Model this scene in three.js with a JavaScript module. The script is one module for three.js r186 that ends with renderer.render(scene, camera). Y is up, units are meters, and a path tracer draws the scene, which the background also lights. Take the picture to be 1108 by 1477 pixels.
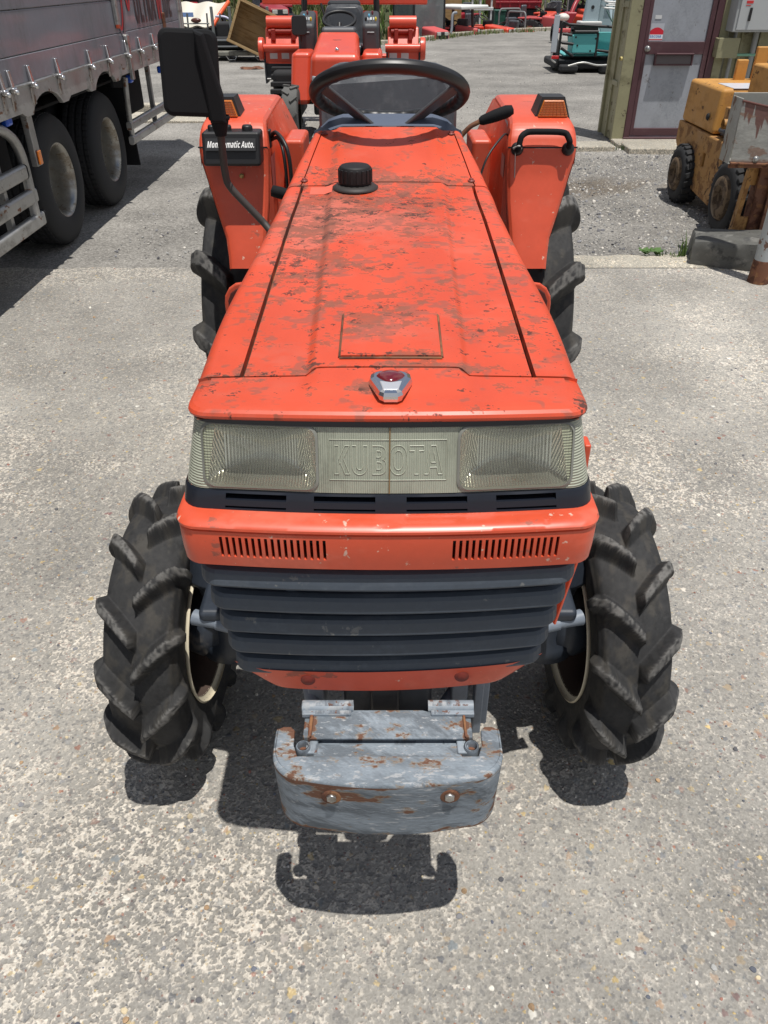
import * as THREE from 'three';
import { mergeGeometries, toCreasedNormals } from 'three/addons/utils/BufferGeometryUtils.js';
import { RoundedBoxGeometry } from 'three/addons/geometries/RoundedBoxGeometry.js';
import { FontLoader } from 'three/addons/loaders/FontLoader.js';

// ------------------------------------------------------------------ camera, sky, sun, exposure
const scene = new THREE.Scene();
const camera = new THREE.PerspectiveCamera(67.32, 1108 / 1477, 0.05, 600);
camera.position.set(0, 1.6, 0);
camera.rotation.set(-35 * Math.PI / 180, 0, 0);
camera.setViewOffset(1108, 1477, -5.5, 0, 1108, 1477);
const SUN = new THREE.Vector3(0.098, 1, 0.17).normalize();
const renderer = new THREE.WebGLRenderer({ antialias: true });
renderer.toneMapping = THREE.LinearToneMapping;
renderer.toneMappingExposure = 1.02;
renderer.shadowMap.enabled = true;
// a bright early-summer sky: pale at the horizon, blue overhead, broken white cloud all round
scene.background = (() => {
  const W = 512, H = 256, d = new Float32Array(W * H * 4), h = (i, j, k) => { let n = (Math.imul(i, 374761393) + Math.imul(j, 668265263) + Math.imul(k, 2147483647)) | 0; n = Math.imul(n ^ (n >>> 13), 1274126177); return ((n ^ (n >>> 16)) >>> 0) / 4294967296; };
  const vn = (x, y, z) => { const i = Math.floor(x), j = Math.floor(y), k = Math.floor(z), s = t => t * t * (3 - 2 * t), u = s(x - i), v = s(y - j), w = s(z - k), m = (p, q, t) => p + (q - p) * t; return m(m(m(h(i, j, k), h(i + 1, j, k), u), m(h(i, j + 1, k), h(i + 1, j + 1, k), u), v), m(m(h(i, j, k + 1), h(i + 1, j, k + 1), u), m(h(i, j + 1, k + 1), h(i + 1, j + 1, k + 1), u), v), w); };
  for (let y = 0; y < H; y++) for (let x = 0; x < W; x++) {
    const el = ((y + 0.5) / H - 0.5) * Math.PI, az = (x / W) * 2 * Math.PI, e = Math.max(0, Math.sin(el)), t = Math.pow(1 - e, 2.2);
    const c = [0.15 + 0.42 * t, 0.22 + 0.38 * t, 0.37 + 0.28 * t];
    const X = Math.cos(el) * Math.cos(az), Z = Math.cos(el) * Math.sin(az), f = 1.6 / (0.25 + e); let n = 0, amp = 1, w = 0, px = X * f + 9, pz = Z * f + 5; for (let o = 0; o < 5; o++) { n += amp * vn(px, 3.3 + o, pz); w += amp; amp *= 0.55; px *= 2.1; pz *= 2.1; }
    let k = Math.min(1, Math.max(0, (n / w - 0.46) / 0.2)); k = k * k * (3 - 2 * k) * 0.85;
    const i = (y * W + x) * 4; for (let q = 0; q < 3; q++) d[i + q] = (c[q] * (1 - k) + [0.78, 0.77, 0.76][q] * k) * (el < 0 ? 0.42 : 0.86); d[i + 3] = 1;
  }
  const s = new THREE.DataTexture(d, W, H, THREE.RGBAFormat, THREE.FloatType); s.mapping = THREE.EquirectangularReflectionMapping; s.wrapS = THREE.RepeatWrapping; s.magFilter = THREE.LinearFilter; s.needsUpdate = true; return s;
})();
scene.environment = scene.background;
const sun = new THREE.DirectionalLight(new THREE.Color(1, 0.96, 0.9), 4.4);
sun.name = 'sun';
sun.position.copy(SUN).multiplyScalar(40);
sun.castShadow = true;
Object.assign(sun.shadow.camera, { left: -14, right: 14, top: 34, bottom: -10, near: 1, far: 90 });
sun.shadow.mapSize.set(4096, 4096);
scene.add(sun);

// ------------------------------------------------------------------ helpers
const PI = Math.PI, V3 = (x, y, z) => new THREE.Vector3(x, y, z);
function rng(seed) { let a = seed >>> 0; return () => { a = (a + 0x6D2B79F5) | 0; let t = Math.imul(a ^ (a >>> 15), 1 | a); t = (t + Math.imul(t ^ (t >>> 7), 61 | t)) ^ t; return ((t ^ (t >>> 14)) >>> 0) / 4294967296; }; }
const sm = (a, b, x) => { const t = Math.min(1, Math.max(0, (x - a) / (b - a))); return t * t * (3 - 2 * t); };
const mix = (a, b, t) => a + (b - a) * t, clamp = (x, a, b) => Math.min(b, Math.max(a, x));
// one scalar curve through (x, y) pairs
function curve(t) {
  return x => {
    if (x <= t[0][0]) return t[0][1];
    for (let i = 1; i < t.length; i++) if (x <= t[i][0]) {
      const [x0, y0] = t[i - 1], [x1, y1] = t[i], h = x1 - x0, u = (x - x0) / h;
      const m0 = i > 1 ? (y1 - t[i - 2][1]) / (x1 - t[i - 2][0]) : (y1 - y0) / h, m1 = i < t.length - 1 ? (t[i + 1][1] - y0) / (t[i + 1][0] - x0) : (y1 - y0) / h;
      const u2 = u * u, u3 = u2 * u;
      return (2 * u3 - 3 * u2 + 1) * y0 + (u3 - 2 * u2 + u) * h * m0 + (3 * u2 - 2 * u3) * y1 + (u3 - u2) * h * m1;
    }
    return t[t.length - 1][1];
  };
}
// tileable lattice noise in layers over a square image
function layer(size, octs, seed) {   // octs: [periodX, periodY, amplitude]
  const out = new Float32Array(size * size); let tot = 0;
  for (const [px, py, amp] of octs) {
    tot += amp;
    const r = rng(seed++ * 7919 + 13), L = new Float32Array(px * py);
    for (let i = 0; i < L.length; i++) L[i] = r();
    const xi = new Int32Array(size), xj = new Int32Array(size), xf = new Float32Array(size);
    for (let x = 0; x < size; x++) { const f = x / size * px, i = Math.floor(f), t = f - i; xi[x] = i % px; xj[x] = (i + 1) % px; xf[x] = t * t * (3 - 2 * t); }
    for (let y = 0; y < size; y++) {
      const f = y / size * py, i = Math.floor(f), t = f - i, ty = t * t * (3 - 2 * t), a = (i % py) * px, b = ((i + 1) % py) * px;
      for (let x = 0, k = y * size; x < size; x++, k++) {
        const p = L[a + xi[x]] + (L[a + xj[x]] - L[a + xi[x]]) * xf[x], q = L[b + xi[x]] + (L[b + xj[x]] - L[b + xi[x]]) * xf[x];
        out[k] += amp * (p + (q - p) * ty);
      }
    }
  }
  for (let i = 0; i < out.length; i++) out[i] /= tot;
  return out;
}
const oct = (p, n, g = 0.55, q = p) => { const o = []; let a = 1; for (let i = 0; i < n; i++) { o.push([p << i, q << i, a]); a *= g; } return o; };
function noise2(seed) { const r = rng(seed), L = new Float32Array(65536); for (let i = 0; i < 65536; i++) L[i] = r();
  const f = (x, y) => { const i = Math.floor(x), j = Math.floor(y), u = x - i, v = y - j, s = u * u * (3 - 2 * u), t = v * v * (3 - 2 * v), a = (j & 255) << 8, b = ((j + 1) & 255) << 8, c = i & 255, d = (i + 1) & 255; return mix(mix(L[a + c], L[a + d], s), mix(L[b + c], L[b + d], s), t); };
  f.fbm = (x, y, n = 4) => { let s = 0, a = 1, w = 0; for (let k = 0; k < n; k++) { s += a * f(x, y); w += a; a *= 0.5; x = x * 2.03 + 7.7; y = y * 2.03 + 3.1; } return s / w; };
  return f; }
const toS = x => { x = clamp(x, 0, 1); return Math.round(255 * (x <= 0.0031308 ? 12.92 * x : 1.055 * Math.pow(x, 1 / 2.4) - 0.055)); };
function texture(size, rgb, srgb, repeat = 1) {   // rgb: Float32Array of size*size*3 (or *1) linear values
  const d = new Uint8Array(size * size * 4), one = rgb.length === size * size;
  for (let i = 0; i < size * size; i++) for (let c = 0; c < 4; c++) { const v = c === 3 ? 1 : one ? rgb[i] : rgb[i * 3 + c]; d[i * 4 + c] = srgb && c < 3 ? toS(v) : Math.round(255 * clamp(v, 0, 1)); }
  const t = new THREE.DataTexture(d, size, size, THREE.RGBAFormat);
  t.wrapS = t.wrapT = THREE.RepeatWrapping; t.magFilter = THREE.LinearFilter; t.minFilter = THREE.LinearMipmapLinearFilter; t.generateMipmaps = true; t.anisotropy = 8;
  if (srgb) t.colorSpace = THREE.SRGBColorSpace;
  t.repeat.set(repeat, repeat); t.needsUpdate = true; return t;
}
const put = (a, i, r, g, b) => { a[i * 3] = r; a[i * 3 + 1] = g; a[i * 3 + 2] = b; };
const blend = (a, i, c, t) => { for (let k = 0; k < 3; k++) a[i * 3 + k] += (c[k] - a[i * 3 + k]) * t; };

// geometry -------------------------------------------------------
function fin(g) {      // plain triangles with position, normal, uv (+ color); uv in metres unless made by hand
  const own = g.ownUV, col = g.attributes.color;
  if (g.index) g = g.toNonIndexed();
  if (!g.attributes.normal) g.computeVertexNormals();
  const o = new THREE.BufferGeometry();
  o.setAttribute('position', g.attributes.position); o.setAttribute('normal', g.attributes.normal);
  if (col) o.setAttribute('color', g.attributes.color);
  if (own) o.setAttribute('uv', g.attributes.uv);
  else {
    const p = g.attributes.position.array, n = p.length / 3, uv = new Float32Array(n * 2), a = V3(), b = V3(), c = V3();
    for (let i = 0; i < n; i += 3) {
      a.fromArray(p, i * 3); b.fromArray(p, i * 3 + 3); c.fromArray(p, i * 3 + 6);
      b.sub(a); c.sub(a); b.cross(c); const x = Math.abs(b.x), y = Math.abs(b.y), z = Math.abs(b.z);
      for (let k = i; k < i + 3; k++) { const X = p[k * 3], Y = p[k * 3 + 1], Z = p[k * 3 + 2];
        if (y >= x && y >= z) { uv[k * 2] = X; uv[k * 2 + 1] = Z; } else if (x >= z) { uv[k * 2] = Z; uv[k * 2 + 1] = Y; } else { uv[k * 2] = X; uv[k * 2 + 1] = Y; } }
    }
    o.setAttribute('uv', new THREE.BufferAttribute(uv, 2));
  }
  return o;
}
function join(gs) {
  gs = (Array.isArray(gs) ? gs.flat(9) : [gs]).map(fin);
  if (gs.some(g => g.attributes.color)) for (const g of gs) if (!g.attributes.color) g.setAttribute('color', new THREE.BufferAttribute(new Float32Array(g.attributes.position.count * 3).fill(1), 3));
  return gs.length === 1 ? gs[0] : mergeGeometries(gs);
}
const tr = (g, x = 0, y = 0, z = 0, rx = 0, ry = 0, rz = 0) => g.applyMatrix4(new THREE.Matrix4().compose(V3(x, y, z), new THREE.Quaternion().setFromEuler(new THREE.Euler(rx, ry, rz)), V3(1, 1, 1)));
function box(w, h, d, x = 0, y = 0, z = 0, r = 0.004, rx = 0, ry = 0, rz = 0) {
  r = Math.min(r, w / 2.02, h / 2.02, d / 2.02);
  return tr(r > 0 ? new RoundedBoxGeometry(w, h, d, r > 0.012 ? 4 : 2, r) : new THREE.BoxGeometry(w, h, d), x, y, z, rx, ry, rz);
}
const span = (x0, x1, y0, y1, z0, z1, r = 0.004) => box(Math.abs(x1 - x0), Math.abs(y1 - y0), Math.abs(z1 - z0), (x0 + x1) / 2, (y0 + y1) / 2, (z0 + z1) / 2, r);
function rod(p, q, r, r2 = r, seg = 14, cap = false) {
  const a = V3(...p), b = V3(...q), d = b.clone().sub(a), g = new THREE.CylinderGeometry(r2, r, d.length(), seg, 1, cap);
  g.applyQuaternion(new THREE.Quaternion().setFromUnitVectors(V3(0, 1, 0), d.clone().normalize()));
  return tr(g, (p[0] + q[0]) / 2, (p[1] + q[1]) / 2, (p[2] + q[2]) / 2);
}
const tube = (pts, r, seg = 10, n = pts.length * 8, tension = 0.5) => new THREE.TubeGeometry(new THREE.CatmullRomCurve3(pts.map(p => V3(...p)), false, 'catmullrom', tension), n, r, seg);
// lathe with axis along +x (axis 'x'), y or z
function lathe(prof, seg, axis = 'y') { const g = new THREE.LatheGeometry(prof.map(([r, y]) => new THREE.Vector2(r, y)), seg); if (axis === 'x') g.rotateZ(-PI / 2); if (axis === 'z') g.rotateX(PI / 2); return g; }
function grid(P, nu, nv, color) {
  const pos = new Float32Array((nu + 1) * (nv + 1) * 3), uv = new Float32Array((nu + 1) * (nv + 1) * 2), idx = [], col = color ? new Float32Array(pos.length) : null;
  for (let j = 0, k = 0; j <= nv; j++) for (let i = 0; i <= nu; i++, k++) {
    const p = P(i / nu, j / nv); pos.set(p.slice(0, 3), k * 3); uv[k * 2] = p[3] ?? i / nu; uv[k * 2 + 1] = p[4] ?? j / nv;
    if (col) col.set(color(i / nu, j / nv, p), k * 3);
    if (i < nu && j < nv) { const a = k, b = k + 1, c = k + nu + 1, d = c + 1; idx.push(a, b, d, a, d, c); }
  }
  const g = new THREE.BufferGeometry();
  g.setAttribute('position', new THREE.BufferAttribute(pos, 3)); g.setAttribute('uv', new THREE.BufferAttribute(uv, 2));
  if (col) g.setAttribute('color', new THREE.BufferAttribute(col, 3));
  g.setIndex(idx); g.computeVertexNormals(); return g;
}
const ownUV = g => { g.ownUV = true; return g; };
function shape(pts) { const s = new THREE.Shape(); pts.forEach(([x, y], i) => i ? s.lineTo(x, y) : s.moveTo(x, y)); s.closePath(); return s; }
function rrect(w, h, r, n = 6, x = 0, y = 0) { const o = []; for (const [cx, cy, a] of [[w / 2 - r, h / 2 - r, 0], [-w / 2 + r, h / 2 - r, PI / 2], [-w / 2 + r, -h / 2 + r, PI], [w / 2 - r, -h / 2 + r, 1.5 * PI]]) for (let i = 0; i <= n; i++) o.push([x + cx + r * Math.cos(a + i / n * PI / 2), y + cy + r * Math.sin(a + i / n * PI / 2)]); return o; }
function plate(pts, t, bevel = 0.003, holes = []) {   // outline in x,y, thickness along z centred
  const s = pts instanceof THREE.Shape ? pts : shape(pts);
  for (const h of holes) s.holes.push(new THREE.Path(h.map(([x, y]) => new THREE.Vector2(x, y))));
  const b = Math.min(bevel, t * 0.49), g = new THREE.ExtrudeGeometry(s, { depth: t - 2 * b, bevelEnabled: b > 0, bevelThickness: b, bevelSize: b, bevelOffset: -b, bevelSegments: 2, curveSegments: 10 });
  return g.translate(0, 0, -(t - 2 * b) / 2);
}
const ring = (r, n = 20, cx = 0, cy = 0) => Array.from({ length: n }, (_, i) => [cx + r * Math.cos(-i / n * 2 * PI), cy + r * Math.sin(-i / n * 2 * PI)]);
const bolt = (x, y, z, r = 0.008, axis = 'y', h = 0.006) => { const g = lathe([[0, h], [r * 0.55, h], [r * 0.62, h * 0.75], [r * 0.62, h * 0.35], [r, h * 0.3], [r, 0]].reverse(), 10, axis); return g.translate(x, y, z); };
const warp = (g, f) => { const p = g.attributes.position; for (let i = 0; i < p.count; i++) { const q = f(p.getX(i), p.getY(i), p.getZ(i)); p.setXYZ(i, ...q); } g.computeVertexNormals(); return g; };
const mirrorX = g => { g = g.clone(); g.scale(-1, 1, 1); if (g.index) { const a = g.index.array; for (let i = 0; i < a.length; i += 3) [a[i], a[i + 1]] = [a[i + 1], a[i]]; } else for (const k in g.attributes) { const at = g.attributes[k], s = at.itemSize, a = at.array; for (let i = 0; i < at.count; i += 3) for (let c = 0; c < s; c++) { const t = a[i * s + c]; a[i * s + c] = a[(i + 1) * s + c]; a[(i + 1) * s + c] = t; } } return g; };

// objects --------------------------------------------------------
const taken = new Map(), OFF = new WeakMap();
function numbered(n) { const k = taken.get(n) || 0; taken.set(n, k + 1); return k ? `${n}_${String(k).padStart(3, '0')}` : n; }
function thing(name, label, category, at = [0, 0, 0], turn = 0, group, inWorld = true) {
  const o = new THREE.Group(); o.name = numbered(name); o.position.set(...at); o.rotation.y = turn;
  o.userData = { label, category }; if (group) o.userData.group = group;
  OFF.set(o, inWorld ? at : [0, 0, 0]); scene.add(o); return o;
}
function part(name, geos, m, parent, label) {
  const o = new THREE.Mesh(join(geos), m); o.name = numbered(name); o.castShadow = o.receiveShadow = true;
  const f = OFF.get(parent); if (f) o.position.set(-f[0], -f[1], -f[2]);
  if (label) o.userData.label = label;
  parent.add(o); return o;
}
function solo(name, label, category, geos, m, group) { const o = new THREE.Mesh(join(geos), m); o.name = numbered(name); o.castShadow = o.receiveShadow = true; o.userData = { label, category }; if (group) o.userData.group = group; scene.add(o); return o; }
function struct(name, geos, m, kind = 'structure') { const o = new THREE.Mesh(join(geos), m); o.name = numbered(name); o.castShadow = o.receiveShadow = true; o.userData = { kind }; scene.add(o); return o; }
function copy(src, label, at, turn) { const o = src.clone(); o.name = numbered(src.name.replace(/_\d{3}$/, '')); o.userData = { ...src.userData, label }; o.position.set(...at); o.rotation.y = turn; o.traverse(c => { if (c !== o) c.name = numbered(c.name.replace(/_\d{3}$/, '')); }); scene.add(o); return o; }
const lin = (r, g, b) => new THREE.Color().setRGB(r, g, b);
const std = (c, roughness = 0.6, metalness = 0, more = {}) => new THREE.MeshStandardMaterial({ color: lin(...c), roughness, metalness, ...more });

// ------------------------------------------------------------------ computed textures
const W1 = [1, 1, 1];
// concrete: grey paste, rough cream flecks where it is worn, coloured aggregate
const CS = 2048, CM = 2.6;     // pixels and metres per tile
const concrete = (() => {
  const col = new Float32Array(CS * CS * 3), hgt = new Float32Array(CS * CS);
  const worn = layer(CS, oct(3, 5, 0.6), 11), fl = layer(CS, [[150, 150, 0.5], [300, 300, 1], [560, 560, 1], [1024, 1024, 0.6]], 31), fine = layer(CS, [[512, 512, 1], [1024, 1024, 0.8]], 51), tone = layer(CS, oct(6, 5, 0.6), 71), dk = layer(CS, [[230, 230, 1], [512, 512, 0.7]], 91);
  for (let i = 0; i < CS * CS; i++) {
    const w = 0.06 + 0.94 * sm(0.43, 0.62, worn[i]);
    const f = sm(0.56 - 0.1 * w, 0.66 - 0.1 * w, fl[i]) * (0.45 + 0.55 * w);
    const b = 0.262 + (tone[i] - 0.5) * 0.2 + (fine[i] - 0.5) * 0.15;
    put(col, i, b * 1.03, b * 0.985, b * 0.9);
    const l = 0.5 + (fine[i] - 0.5) * 0.5;
    blend(col, i, [l * 1.05, l * 0.97, l * 0.85], f);
    const d = sm(0.64, 0.74, dk[i]) * 0.5; blend(col, i, [0.13, 0.13, 0.135], d);
    hgt[i] = 0.4 + f * 0.35 + (fine[i] - 0.5) * 0.35 - d * 0.25;
  }
  const r = rng(5), pal = [[0.10, 0.11, 0.13], [0.17, 0.18, 0.2], [0.2, 0.2, 0.2], [0.35, 0.22, 0.13], [0.42, 0.33, 0.22], [0.28, 0.12, 0.08], [0.6, 0.55, 0.48], [0.55, 0.4, 0.15], [0.2, 0.23, 0.25], [0.3, 0.27, 0.25], [0.66, 0.64, 0.58], [0.16, 0.08, 0.08]];
  for (let n = 0; n < 26000; n++) {
    const cx = r() * CS, cy = r() * CS, big = r(), R = 1 + 1.7 * r() + 7 * Math.pow(big, 22), el = 0.5 + 0.5 * r(), th = r() * PI, ph = r() * 6, c = pal[Math.floor(r() * pal.length)], v = 0.7 + 0.6 * r(), op = 0.3 + 0.5 * r(), N = Math.ceil(R * 1.5);
    for (let y = -N; y <= N; y++) for (let x = -N; x <= N; x++) {
      const u = x * Math.cos(th) + y * Math.sin(th), w = (y * Math.cos(th) - x * Math.sin(th)) / el, a = Math.atan2(w, u), q = Math.hypot(u, w) / (R * (1 + 0.18 * Math.sin(3 * a + ph) + 0.12 * Math.sin(5 * a + 2 * ph)));
      if (q > 1.1) continue;
      const i = ((Math.floor(cy + y) + CS) % CS) * CS + (Math.floor(cx + x) + CS) % CS, t = sm(1.1, 0.8, q) * op, k = v * (0.85 + 0.3 * fine[i]);
      blend(col, i, [c[0] * k, c[1] * k, c[2] * k], t); hgt[i] = mix(hgt[i], 0.75 - 0.3 * q * q, t);
    }
  }
  return { map: texture(CS, col, true, 1 / CM), bump: texture(CS, hgt, false, 1 / CM) };
})();
const gravelT = (() => {
  const S = 1024, col = new Float32Array(S * S * 3), hgt = new Float32Array(S * S), a = layer(S, oct(4, 5, 0.65), 201), f = layer(S, [[160, 160, 1], [330, 330, 0.9], [512, 512, 0.6]], 221);
  for (let i = 0; i < S * S; i++) { const b = 0.215 + (a[i] - 0.5) * 0.14 + (f[i] - 0.5) * 0.3; put(col, i, b * 1.03, b, b * 0.94); hgt[i] = f[i]; }
  const r = rng(15);
  for (let n = 0; n < 9000; n++) {
    const cx = r() * S, cy = r() * S, R = 1 + 3.2 * r() * r(), v = 0.08 + 0.42 * r(), N = Math.ceil(R + 1);
    for (let y = -N; y <= N; y++) for (let x = -N; x <= N; x++) { const q = Math.hypot(x, y) / R; if (q > 1) continue; const i = ((Math.floor(cy + y) + S) % S) * S + (Math.floor(cx + x) + S) % S; blend(col, i, [v * 1.02, v, v * 0.96], 0.75 * sm(1, 0.7, q)); hgt[i] = 0.9 - 0.4 * q; }
  }
  return { map: texture(S, col, true, 1 / 2.2), bump: texture(S, hgt, false, 1 / 2.2) };
})();
// a weathered colour in metres: base, spots of other colours where noise passes a level
function weather(size, metres, base, spots, seed, tone = 0.18) {
  const col = new Float32Array(size * size * 3), rough = new Float32Array(size * size), a = layer(size, oct(4, 6, 0.6), seed), f = layer(size, oct(64, 3, 0.7), seed + 40);
  for (let i = 0; i < size * size; i++) { const k = 1 + (a[i] - 0.5) * tone * 2 + (f[i] - 0.5) * tone * 0.8; put(col, i, base[0] * k, base[1] * k, base[2] * k); rough[i] = 0.5 + (a[i] - 0.5) * 0.5; }
  spots.forEach(([c, lo, hi, px, py, op = 1], n) => {
    const s = layer(size, oct(px, 6, 0.62, py), seed + 100 + n * 17);
    for (let i = 0; i < size * size; i++) { const t = sm(lo, hi, s[i]) * op; if (t > 0) { const k = 0.75 + f[i] * 0.5; blend(col, i, [c[0] * k, c[1] * k, c[2] * k], t); rough[i] = mix(rough[i], 0.9, t); } }
  });
  return { map: texture(size, col, true, 1 / metres), roughnessMap: texture(size, rough, false, 1 / metres) };
}
const wm = (t, rough = 1, metal = 0, more = {}) => new THREE.MeshStandardMaterial({ map: t.map, roughnessMap: t.roughnessMap, roughness: rough, metalness: metal, ...more });
const ORANGE = [0.62, 0.079, 0.031];
const M = {};
M.paint = new THREE.MeshPhysicalMaterial({ ...weather(1024, 0.9, ORANGE, [[[0.62, 0.16, 0.1], 0.55, 0.8, 6, 9, 0.45], [[0.2, 0.075, 0.05], 0.71, 0.77, 18, 26, 0.7], [[0.62, 0.45, 0.36], 0.76, 0.772, 60, 60, 0.85]], 301, 0.12), roughness: 0.85, clearcoat: 0.25, clearcoatRoughness: 0.35 });
M.navy = std([0.011, 0.014, 0.022], 0.32);
M.grille = wm(weather(512, 0.5, [0.052, 0.066, 0.086], [[[0.085, 0.1, 0.12], 0.5, 0.8, 8, 20, 0.7], [[0.2, 0.2, 0.19], 0.74, 0.78, 20, 20, 0.6]], 341, 0.2), 1.05);
M.black = std([0.012, 0.012, 0.013], 0.45);
M.matte = new THREE.MeshPhysicalMaterial({ color: lin(0.009, 0.0095, 0.011), roughness: 0.8, specularIntensity: 0.45 });
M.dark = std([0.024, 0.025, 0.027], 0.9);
M.seat = wm(weather(512, 0.6, [0.07, 0.076, 0.086], [[[0.12, 0.126, 0.137], 0.5, 0.75, 10, 10, 0.6]], 361, 0.2), 0.62);
M.bluegrey = wm(weather(512, 0.4, [0.17, 0.2, 0.24], [[[0.22, 0.09, 0.04], 0.66, 0.7, 10, 10, 0.9]], 371, 0.25), 0.9);
M.case = wm(weather(512, 0.5, [0.028, 0.036, 0.05], [[[0.12, 0.11, 0.1], 0.6, 0.75, 9, 9, 0.6]], 376, 0.3), 1);
M.weight = wm(weather(1024, 0.42, [0.235, 0.275, 0.315], [[[0.10, 0.115, 0.13], 0.5, 0.66, 5, 4, 0.9], [[0.4, 0.41, 0.41], 0.58, 0.68, 9, 14, 0.6], [[0.085, 0.1, 0.12], 0.54, 0.66, 16, 5, 0.7], [[0.13, 0.055, 0.03], 0.68, 0.72, 14, 14, 0.9]], 381, 0.3), 1.1, 0);
M.rust = wm(weather(512, 0.5, [0.15, 0.06, 0.03], [[[0.07, 0.03, 0.02], 0.5, 0.65, 8, 8, 0.8], [[0.26, 0.13, 0.06], 0.6, 0.7, 12, 12, 0.8]], 391, 0.35), 1.3);
M.chrome = std([0.72, 0.72, 0.72], 0.16, 1);
M.steel = wm(weather(512, 0.6, [0.42, 0.42, 0.41], [[[0.16, 0.13, 0.1], 0.55, 0.75, 8, 12, 0.7]], 401, 0.3), 0.7, 0.85);
M.amber = new THREE.MeshPhysicalMaterial({ color: lin(0.85, 0.24, 0.02), roughness: 0.25, transmission: 0.35, thickness: 0.02, clearcoat: 0.6 });
M.redlens = new THREE.MeshPhysicalMaterial({ color: lin(0.13, 0.006, 0.01), roughness: 0.18, clearcoat: 1 });
M.cream = std([0.62, 0.56, 0.42], 0.5);
M.white = std([0.72, 0.72, 0.7], 0.45);
M.rubber = std([0.02, 0.021, 0.023], 0.85);
M.brass = std([0.42, 0.3, 0.12], 0.4, 0.6);

// ------------------------------------------------------------------ ground, slab, kerbs
const nz = noise2(77), nz2 = noise2(99);
M.slab = new THREE.MeshStandardMaterial({ map: concrete.map, bumpMap: concrete.bump, bumpScale: 0.0055, roughness: 0.93, vertexColors: true });
M.yard = new THREE.MeshStandardMaterial({ map: gravelT.map, bumpMap: gravelT.bump, bumpScale: 0.009, roughness: 0.97, vertexColors: true });
M.edge = new THREE.MeshStandardMaterial({ map: concrete.map, bumpMap: concrete.bump, bumpScale: 0.006, roughness: 0.93, color: lin(1.25, 1.22, 1.12) });
const kerbZ = curve([[-40, -25.6], [-6, -25.2], [-0.2, -25.0], [0.65, -25.9], [1.9, -28.2], [3.2, -29.95], [5.6, -31.5], [9, -33], [40, -40]]);
const flat = (P, nu, nv, c) => { const g = grid(P, nu, nv, c); const n = g.attributes.normal; for (let i = 0; i < n.count; i++) if (n.getY(i) < 0) { const a = g.index.array; for (let k = 0; k < a.length; k += 3) [a[k], a[k + 1]] = [a[k + 1], a[k]]; g.computeVertexNormals(); break; } return g; };
struct('ground', flat((u, v) => [mix(-300, 300, u), -1.0, mix(60, -420, v)], 2, 2), M.yard.clone());
scene.children[scene.children.length - 1].material.vertexColors = false;
{ // worn gravel and asphalt yard up to the kerb
  const P = (u, v) => { const x = mix(-18, 18, u), z = mix(14, kerbZ(x), v); return [x, -0.016 + 0.012 * (nz.fbm(x * 1.3 + 40, z * 1.3 + 40, 3) - 0.5), z]; };
  const C = (u, v, [x, , z]) => {
    let k = 0.9 + 0.55 * (nz.fbm(x * 0.35 + 20, z * 0.9 + 90, 4) - 0.5) + 0.3 * (nz2.fbm(x * 2 + 30, z * 4 + 90, 3) - 0.5), w = 0;
    if (z < -9) k *= 1.12 + 0.25 * (nz2.fbm(x * 0.25 + 5, z * 1.4 + 99, 3) - 0.5);
    const d = Math.hypot((x - 1.8) / 0.8, (z + 7.6) / 0.42) + 1.3 * (nz2.fbm(x * 5 + 60, z * 9 + 120, 4) - 0.5);       // oil-dark dirt beside the rear wheel
    const s = sm(1, 0.55, d); k = mix(k, 0.5, s * 0.75); w = s * 0.12;
    if (x < -0.9 && z > -12) k *= 1.16;
    return [k * (1.02 + w), k, k * (0.97 - w)];
  };
  struct('yard', flat(P, 180, 420, C), M.yard);
}
{ // concrete slab with a ragged far edge
  const edge = x => -5.13 + 0.1 * (nz.fbm(x * 2 + 50, 3.3, 4) - 0.5) + 0.05 * (nz2(x * 9 + 60, 1) - 0.5);
  const P = (u, v) => { const x = mix(-7, 7, u), z = mix(3.5, edge(x), v); return [x, 0.004 * (nz.fbm(x * 3 + 40, z * 3 + 40, 3) - 0.5), z]; };
  const C = (u, v, [x, , z]) => {
    let k = 0.97 + 0.36 * (nz.fbm(x * 0.9 + 20, z * 0.9 + 40, 4) - 0.5) + 0.22 * (nz2.fbm(x * 4 + 30, z * 4 + 50, 3) - 0.5);
    if (x > 0.9 && z < -2) k += 0.1 * sm(0.9, 2, x);
    return [k * 1.005, k, k * 0.985];
  };
  const top = flat(P, 280, 250, C), skirt = grid((u, v) => { const x = mix(-7, 7, u); return [x, -0.03 * v, edge(x)]; }, 280, 1);
  struct('concrete_slab', [top, skirt], M.slab);
  // crumbled strip of old concrete along the joint
  const q = flat((u, v) => { const x = mix(1.15, 3.4, u), z = mix(-5.1, -5.32 - 0.16 * nz.fbm(x * 3 + 9, 2, 3), v); return [x, 0.004 + 0.018 * nz2.fbm(x * 6 + 20, z * 6 + 40, 3) * Math.sin(PI * v), z]; }, 60, 5);
  struct('concrete_strip', q, M.edge);
}
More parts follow.
